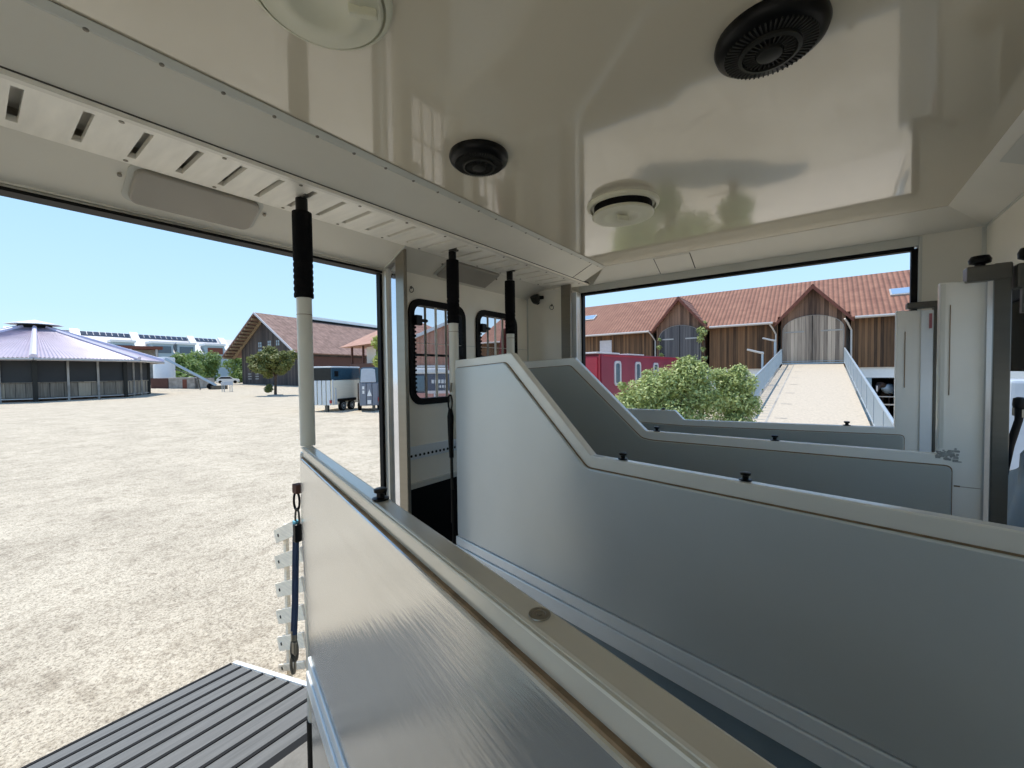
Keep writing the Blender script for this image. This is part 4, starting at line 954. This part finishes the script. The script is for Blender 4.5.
# ------------------------------------------------------------------ yard tree, second tree
def round_tree(name, label, base, cz, R3, m, n, size, seed, trunk, nb=26, br=.9):
    t = thing(name, label, 'tree', base)
    bl = blobs_in((base[0], base[1], cz), R3, nb, br, seed)
    foliage(bl, n, size, seed).build('crown', m, t)
    s = MB(); b = Vector(base); s.tube([b, b + Vector((.05, .05, (cz - base[2]) * .6)), Vector((base[0], base[1], cz))], [trunk, trunk * .8, trunk * .4], 8)
    r = random.Random(seed)
    for k in range(6): s.tube([b + Vector((0, 0, (cz - base[2]) * .55)), Vector(bl[k][0])], [trunk * .5, trunk * .2], 6)
    s.build('trunk', 'bark', t)
    return t
tb = (-51.1, 21.8, GZ)
yt = round_tree('yard_tree', 'small round green tree standing alone in front of the dark gabled barn', tb, 1.5, (2.3, 2.3, 1.6), 'leaf_tree', 16000, .18, 21, .17, 70, .60)
foliage([((-51.0, 21.0, -1.55), .45), ((-51.4, 21.3, -1.3), .35)], 400, .16, 23).build('lower_foliage', 'leaf_tree', yt)
MB().lathe([(.9, 0), (.8, .1), (0, .14)], (tb[0], tb[1], GZ), 14).build('stone_ring', 'concretegrey', yt)
round_tree('yard_tree', 'yellow green tree partly hidden by the steel frame, behind the slate blue trailer', (-28.1, 20.25, GZ), 1.75, (.75, .75, 1.35), 'leaf_y', 5000, .12, 31, .12, 20, .5)

# ------------------------------------------------------------------ dark gabled barn
gb = thing('gabled_barn', 'large dark wooden barn with brown tiled roof and open rafters, behind the lone tree', 'barn', (-88 - .205 * 1.9, 34.4 + .979 * 1.9, GZ), math.atan2(.205, .979))
bz = 1.0            # yard rises towards it
def G_(u, v, z): return (u, v, z - GZ)
hw_l, hw_r, ap, LEN = -7.9, 10.2, 12.3, 75
eL, eR = 4.3, 4.6
def gx(u):  # roof underside height at lateral u
    return ap - .35 - (ap - 4.2) / 10.3 * abs(u) if u < 0 else ap - .35 - (ap - 4.3) / 11.1 * abs(u)
poly = [(hw_l, .3), (hw_r, .3), (hw_r, gx(hw_r) - GZ), (0, gx(0) - GZ), (hw_l, gx(hw_l) - GZ)]
MB().prism(poly, 'y', 0, LEN).build('timber_wall', 'gable', gb, local=True)
def slab_l(p, name, m, par, th): 
    a, b, c, d = [Vector(q) for q in p]; nn = (b - a).cross(d - a).normalized() * th
    return MB().add([a, b, c, d, a - nn, b - nn, c - nn, d - nn], [(0, 1, 2, 3), (7, 6, 5, 4), (0, 4, 5, 1), (1, 5, 6, 2), (2, 6, 7, 3), (3, 7, 4, 0)]).build(name, m, par, local=True)
slab_l([(0, -2.4, ap - GZ), (0, LEN, ap - GZ), (-10.6, LEN, 4.0 - GZ), (-10.6, -2.4, 4.0 - GZ)], 'roof', 'tilesbrown', gb, .25)
slab_l([(11.4, -2.4, 4.2 - GZ), (11.4, LEN, 4.2 - GZ), (0, LEN, ap - GZ), (0, -2.4, ap - GZ)], 'roof', 'tilesbrown', gb, .25)
MB().box(-.25, .55, 9, LEN - 6, ap - GZ - .1, ap - GZ + .65).build('ridge_light', 'white', gb, local=True)
MB().box(.5, .85, 9, LEN - 6, ap - GZ - .5, ap - GZ - .05).build('ridge_shadow_strip', 'black', gb, local=True)  # black box put in as the shade beside the ridge light
for k in range(13):
    u = -.8 - k * .78; z = ap - .30 - (ap - 4.0) / 10.6 * abs(u) - GZ
    MB().box(u - .14, u + .14, -2.3, .05, z - .50, z - .16).build('purlin', 'purlin', gb, local=True)
a = Vector((0, -.25, ap - .6 - GZ)); b = Vector((-10.2, -.25, 4.0 - .3 - GZ))
MB().tube([a, b], .28, 6).build('rafter', 'purlin', gb, local=True)
MB().add([(0, -2.45, ap - GZ + .1), (11.5, -2.45, 4.2 - GZ), (11.5, -2.45, 3.8 - GZ), (0, -2.45, ap - GZ - .3), (0, -2.3, ap - GZ + .1), (11.5, -2.3, 4.2 - GZ), (11.5, -2.3, 3.8 - GZ), (0, -2.3, ap - GZ - .3)],
         [(0, 1, 2, 3), (7, 6, 5, 4), (0, 4, 5, 1), (1, 5, 6, 2), (2, 6, 7, 3), (3, 7, 4, 0)]).build('bargeboard', 'paletrim', gb, local=True)
for (u, z) in ((-1.9, 6.2), (-1.9, 4.9), (1.0, 6.4), (3.5, 6.4)):
    f = MB().box(u - .45, u + .45, -.08, 0, z - GZ - .5, z - GZ + .5).build('window', 'paleblue', gb, local=True)
    MB().box(u - .05, u + .05, -.12, -.07, z - GZ - .5, z - GZ + .5).box(u - .45, u + .45, -.12, -.07, z - GZ - .04, z - GZ + .04).build('glazing_bar', 'brownwood', f, local=True)
for u in (-5.9, -3.6):
    for k in range(3): MB().box(u, u + 1.0, -.06, 0, 1.6 + k * .5, 1.85 + k * .5).build('louvre', 'concretegrey', gb, local=True)
MB().box(10.2, 10.35, .3, LEN, .3, 6.0).build('side_boarding', 'brownwood', gb, local=True)

# hip-roofed house with balcony
hb = thing('balcony_house', 'house with a pale red hip roof and wooden balcony beyond the trailers', 'house', (-48, 40, GZ), math.radians(-6))
def hl(px): pass
# world coordinates: left eave tip (-56.2, 33, 4.05)
MB().add([(-56.4, 33, 3.95), (-44, 31.0, 3.95), (-42, 48, 3.95), (-54, 50, 3.95), (-50, 39.5, 8.2), (-48, 39.2, 8.2)],
         [(0, 1, 5, 4), (1, 2, 5), (2, 3, 4, 5), (3, 0, 4), (3, 2, 1, 0)]).build('roof', 'tileshouse', hb)
MB().add([(-52.5, 35, GZ), (-46, 33.8, GZ), (-44, 46, GZ), (-51, 48, GZ), (-52.5, 35, 4), (-46, 33.8, 4), (-44, 46, 4), (-51, 48, 4)],
         [(0, 1, 2, 3), (7, 6, 5, 4), (0, 4, 5, 1), (1, 5, 6, 2), (2, 6, 7, 3), (3, 7, 4, 0)]).build('house_wall', 'cream', hb)
MB().add([(-54.6, 33.6, .2), (-45, 32.0, .2), (-45, 34, .2), (-54, 35.4, .2), (-54.6, 33.6, 1.5), (-45, 32.0, 1.5), (-45, 34, 1.5), (-54, 35.4, 1.5)],
         [(0, 1, 2, 3), (7, 6, 5, 4), (0, 4, 5, 1), (1, 5, 6, 2), (2, 6, 7, 3), (3, 7, 4, 0)]).build('balcony', 'brownwood', hb)
for x, y in ((-54.3, 33.8), (-50.6, 33.2), (-46.5, 32.6)):
    MB().box(x - .12, x + .12, y - .12, y + .12, GZ, 3.95).build('balcony_post', 'brownwood', hb)

# hedge trees behind
for k, (x, y, zt, R_, lb) in enumerate(((-112, 29.5, 7.4, 3.6, 'tall green tree at the left of the row beyond the conveyor'), (-112, 40.5, 9.3, 3.8, 'tallest green tree in the middle of the row beyond the conveyor'),
                                        (-121, 35.5, 8.2, 3.6, 'dark green tree between the two taller ones beyond the conveyor'), (-110, 49.0, 7.4, 3.6, 'light green tree at the right of the row, touching the gabled barn'), (-104, 27.5, 2.4, 3.0, 'low dark shrub behind the white tank'))):
    zc = zt - R_ * .9; gzz = ground_z(x, y)
    round_tree('hedge_tree', lb, (x, y, gzz), (zc + gzz) / 2 + .3, (R_ * .8, R_ * .8, max(.6, (zt - gzz) / 2 - R_ * .35)), 'leaf_far', 4500, .36, 50 + k, .2, 22, R_ * .42)

# ------------------------------------------------------------------ round riding hall (octagon)
HC = Vector((-72.35, 5.0, 0)); RW, RE = 9.6, 11.3
hall = thing('round_riding_hall', 'round riding hall with a lilac roof and dark windbreak screens at the left', 'hall', (HC.x, HC.y, GZ))
def oc(R_, k, z): a = math.radians(-4.9 + 45 * k); return Vector((HC.x + R_ * math.cos(a), HC.y + R_ * math.sin(a), z))
scr = MB(); wd = MB(); roofm = MB(); rib = MB()
ezh, apz = 2.02, 5.75
for k in range(8):
    a, b = oc(RW, k, 0), oc(RW, k + 1, 0)
    def q(p, z): return Vector((p.x, p.y, z))
    scr.add([q(a, -.40), q(b, -.40), q(b, 1.80), q(a, 1.80)], [(0, 1, 2, 3)])
    wd.add([q(a, -1.95), q(b, -1.95), q(b, -.40), q(a, -.40)], [(0, 1, 2, 3)])
    e0, e1 = oc(RE, k, ezh), oc(RE, k + 1, ezh); t0, t1 = oc(1.2, k, apz), oc(1.2, k + 1, apz)
    n = 28
    nn = (e1 - e0).cross(t0 - e0).normalized()
    for j in range(n):                                   # corrugated facets
        for (f0, f1, h0, h1) in ((j / n, (j + .5) / n, 0, .07), ((j + .5) / n, (j + 1) / n, .07, 0)):
            roofm.add([e0.lerp(e1, f0) + nn * h0, e0.lerp(e1, f1) + nn * h1, t0.lerp(t1, f1) + nn * h1, t0.lerp(t1, f0) + nn * h0], [(0, 1, 2, 3)])
scr.build('windbreak_screen', 'hallscreen', hall); wd.build('board_wall', 'hallwood', hall); roofm.build('roof', 'hallroof', hall)
for k in range(8):
    e0 = oc(RE, k, ezh + .12); t0 = oc(1.2, k, apz + .12)
    MB().tube([e0, t0], [.30, .18], 6).build('roof_rib', 'hallrib', hall)
    for f in (0, 1 / 3, 2 / 3):
        p = oc(RW + .08, k, 0).lerp(oc(RW + .08, k + 1, 0), f); r = .17 if f == 0 else .09
        MB().box(p.x - r, p.x + r, p.y - r, p.y + r, GZ, ezh - .05).build('post', 'greyblack' if f == 0 else 'concretegrey', hall)
    a, b = oc(RE, k, ezh - .12), oc(RE, k + 1, ezh - .12)
    MB().tube([a, b], .13, 6).build('gutter', 'gutter', hall)
    a, b = oc(RW + .1, k, -.42), oc(RW + .1, k + 1, -.42); MB().tube([a, b], .05, 6).build('rail', 'hallwood', hall)
    a, b = oc(RW + .1, k, -2.05), oc(RW + .1, k + 1, -2.05); MB().tube([a, b], .06, 6).build('rail', 'gutter', hall)
MB().lathe([(1.35, apz - .1), (1.35, apz + .45), (.3, apz + .45)], (HC.x, HC.y, 0), 8).build('cap_louvre', 'black', hall)
MB().lathe([(2.3, apz + .40), (2.25, apz + .46), (0, apz + 1.0)], (HC.x, HC.y, 0), 8).build('cap_roof', 'white', hall)

# ------------------------------------------------------------------ long pale building with solar panels behind
lb = thing('solar_roof_building', 'long pale building with solar panels and dormer windows on its roof in the far distance', 'building', (-158, 35, GZ), 0)
def LB(s, d, z):            # s along facade, d back from it
    return Vector((-152 - d + s * -.02, 12 + s, z))
S0, S1 = -6, 66
def q4(pts, name, m, th=.3):
    a, b, c, d = pts; nn = (b - a).cross(d - a).normalized() * th
    return MB().add([a, b, c, d, a - nn, b - nn, c - nn, d - nn], [(0, 1, 2, 3), (7, 6, 5, 4), (0, 4, 5, 1), (1, 5, 6, 2), (2, 6, 7, 3), (3, 7, 4, 0)]).build(name, m, lb)
def zt(s): return 12.9 - .012 * s
MB().box(-166, -152.5, 6, 80, GZ, 7.0).build('building_wall', 'paleblue', lb)
q4([LB(S0, 0, 6.6), LB(S1, 0, 6.6), LB(S1, 9, zt(S1)), LB(S0, 9, zt(S0))], 'roof', 'paletrim')
def on(s, f, off): 
    p = LB(s, 9 * f, 6.6 + (zt(s) - 6.6) * f); return p + Vector((.57, 0, .82)) * off
for (s0, s1) in ((7, 17), (18.8, 30.5), (32.5, 38.5), (48, 60), (-4, 5)):
    q4([on(s0, .80, .15), on(s1, .80, .15), on(s1, .97, .15), on(s0, .97, .15)], 'solar_row', 'solar', .1)
    m = MB(); n = int((s1 - s0) / 1.2)
    for k in range(1, n):
        s = s0 + (s1 - s0) * k / n; p = [on(s - .06, .80, .22), on(s + .06, .80, .22), on(s + .06, .97, .22), on(s - .06, .97, .22)]; m.add(p, [(0, 1, 2, 3)])
    m.build('solar_divider', 'paletrim', lb)
for s in (6, 17.9, 31.5, 40, 46, 61):
    q4([on(s - .9, .0, .6), on(s + .9, .0, .6), on(s + .9, 1.0, .6), on(s - .9, 1.0, .6)], 'roof_fin', 'white', .6)
for (s0, s1) in ((12, 16.5), (20, 25), (26, 30.3), (33, 38), (41, 44.5), (49, 53), (55, 59)):
    b0 = on(s0, .62, .1)
    MB().box(-156.5, -152.2, b0.y, on(s1, 0, 0).y, 5.8, 9.6).build('dormer', 'paleblue', lb)
    MB().box(-157, -151.9, b0.y - .3, on(s1, 0, 0).y + .3, 9.6, 10.2).build('dormer_roof', 'white', lb)
    MB().box(-152.25, -152.1, b0.y + .5, on(s1, 0, 0).y - .5, 6.9, 8.9).build('dormer_window', 'rust' if s0 > 30 and s0 < 45 else 'glassb', lb)
os_ = thing('open_shed', 'dark flat-roofed open shed between the round hall and the pale building', 'shed', (-112, 26, GZ))
MB().box(-114, -110, 10, 25, 5.7, 6.3).build('shed_roof', 'rust', os_)
MB().box(-113.9, -113.5, 10, 25, ground_z(-113, 0), 5.7).build('shed_wall', 'concretegrey', os_)
for y in (11, 16, 20, 24): MB().box(-110.4, -110.1, y - .15, y + .15, ground_z(-110, 0), 5.7).build('shed_post', 'gutter', os_)

# white tank, bunker, conveyor
tag(MB().lathe([(1.5, 0), (1.5, 4.9), (1.4, 5.1), (0, 5.2)], (-91.5, 20.9, ground_z(-92, 21)), 24).build('white_tank', 'white', None, smooth=True), 'white cylindrical tank beside the edge of the round hall roof', 'tank')
bk = thing('manure_bunker', 'low concrete bunker with dark timber front right of the round hall', 'bunker', (-86.2, 18.9, GZ), math.atan2(4.8, 6.4))
MB().box(-1.2, 1.6, -.1, 3.5, 0, 2.15).build('dark_front', 'brownwood', bk, local=True)
MB().box(1.6, 6.2, 0, .35, .0, 2.1).box(5.85, 6.2, 0, 4, 0, 2.1).build('concrete_wall', 'concretegrey', bk, local=True)
MB().box(3.9, 4.6, -.03, .02, 0, 1.9).build('stained_patch', 'rust', bk, local=True)
MB().box(-.1, 6.3, -.1, .45, 2.1, 2.22).build('coping', 'paletrim', bk, local=True)
cv = thing('conveyor', 'long grey sloping conveyor belt running down from the round hall roof edge', 'conveyor', (-80, 22, GZ))
c0, c1 = Vector((-79.2, 18.2, 2.75)), Vector((-77.7, 24.2, -1.5))
dd = (c1 - c0).normalized()
MB().tube([c0, c1], .24, 4).build('belt_frame', 'galv', cv)
MB().tube([c0 + Vector((0, 1.2, -1.6)), c1 + Vector((0, 0, .2))], .07, 6).build('brace', 'darksteel', cv)
m = c0.lerp(c1, .62); MB().tube([m, Vector((m.x - .3, m.y + .4, ground_z(m.x, m.y)))], .08, 6).build('support', 'darksteel', cv)
m = c0.lerp(c1, .88); MB().lathe([(.5, -.1), (.5, .1), (.2, .12)], (m.x, m.y, ground_z(m.x, m.y) + .5), 16, headR((1, 0, 0))).build('wheel', 'black', cv)
MB().box(c1.x - .6, c1.x + .6, c1.y - .8, c1.y + 1.4, ground_z(c1.x, c1.y), ground_z(c1.x, c1.y) + .6).build('hopper', 'darksteel', cv)
# barrow-like rack and parked car
rk = thing('hay_rack', 'small pale hay rack on legs standing in the yard left of the gabled barn', 'rack', (-69.2, 23.0, GZ))
gr = ground_z(-67.8, 24)
MB().box(-69.7, -68.7, 22.3, 23.5, gr + 1.0, gr + 1.5).build('tray', 'trailtop', rk)
for x in (-69.6, -68.8):
    for y in (22.4, 23.4): MB().box(x - .04, x + .04, y - .04, y + .04, gr, gr + 1.0).build('leg', 'galv', rk)
car = thing('parked_car', 'small white car parked by the left corner of the gabled barn', 'car', (-103.9, 34.6, ground_z(-103.9, 34.6)), math.radians(70))
MB().prism([(-2.1, .3), (2.1, .3), (2.15, .8), (1.9, .95), (1.0, 1.05), (.4, 1.5), (-1.3, 1.5), (-2.0, 1.0)], 'y', -.85, .85).build('car_body', 'white', car, local=True, bevel=.08)
MB().prism([(.9, 1.02), (.38, 1.44), (-1.25, 1.44), (-1.75, 1.02)], 'y', -.87, .87).build('windows', 'black', car, local=True)
for x in (-1.35, 1.3):
    for y in (-.8, .8): MB().lathe([(.33, -.1), (.33, .1)], (x, y, .33), 16, headR((0, 1, 0))).build('wheel', 'black', car, local=True)

# ------------------------------------------------------------------ vehicles seen through the barred windows
tv = thing('parked_horse_truck', 'horse truck with white roof and blue grey band seen through the first barred window', 'truck', (-15.2, 13.7, GZ), math.atan2(1.1, 1.5))
MB().box(-1.6, 5, 0, 2.3, .45, 1.42).build('lower_body', 'pinkbody', tv, local=True, bevel=.03)
MB().box(-1.6, 5, .02, 2.28, 1.42, 2.35).build('body_band', 'blueband', tv, local=True, bevel=.03)
MB().box(-1.7, 5.1, -.05, 2.35, 2.35, 2.62).build('roof', 'trailwhite', tv, local=True, bevel=.06)
MB().box(-1.2, -.35, -.02, .03, 1.5, 2.25).build('side_window', 'glassb', tv, local=True)
m = MB()
for k in range(5): m.box(.0 + k * .16, .11 + k * .16, -.02, .03, 1.88, 2.06)
for k in range(4): m.box(.25 + k * .13, .33 + k * .13, -.02, .03, 1.66, 1.78)
m.build('pale_markings', 'trailwhite', tv, local=True)
MB().box(-.2, 1.1, -.03, .03, 1.38, 1.52).box(.1, .18, -.03, .03, .5, 1.4).build('pale_stripe', 'paletrim', tv, local=True)
wheel(tv, (0, 0, .40), (0, -1, 0), .40); wheel(tv, (3.4, 0, .40), (0, -1, 0), .40)
bd = thing('wing_barn', 'barn wing with a brown roof and white verge seen through the first barred window', 'barn', (-33, 31, GZ), math.atan2(2.5, 3.24))
MB().prism([(-6, 4.8), (3.0, 8.5), (3.2, 3.2), (-6, 3.2)], 'y', 0, .3).build('roof', 'tileshouse', bd, local=True)
MB().prism([(-6, 4.8), (3.1, 8.55), (3.1, 8.9), (-6, 5.15)], 'y', -.3, .4).build('verge_board', 'trailwhite', bd, local=True)
MB().box(-6, 3.2, -.2, .0, 3.0, 3.25).build('gutter', 'trailwhite', bd, local=True)
MB().box(-6, 3.1, .02, 1.5, 0, 3.1).build('timber_wall', 'barnwood', bd, local=True)
cu = tag(MB().prism([(1.98, .30), (2.03, .32), (2.02, .02), (1.97, .02)], 'x', -2.02, -2.0).prism([(2.56, .34), (2.66, .38), (2.66, .0), (2.50, .0)], 'x', -2.02, -2.0).build('red_cloth', 'curtain', None),
         'dark red cloth hanging outside the barred windows', 'cloth')
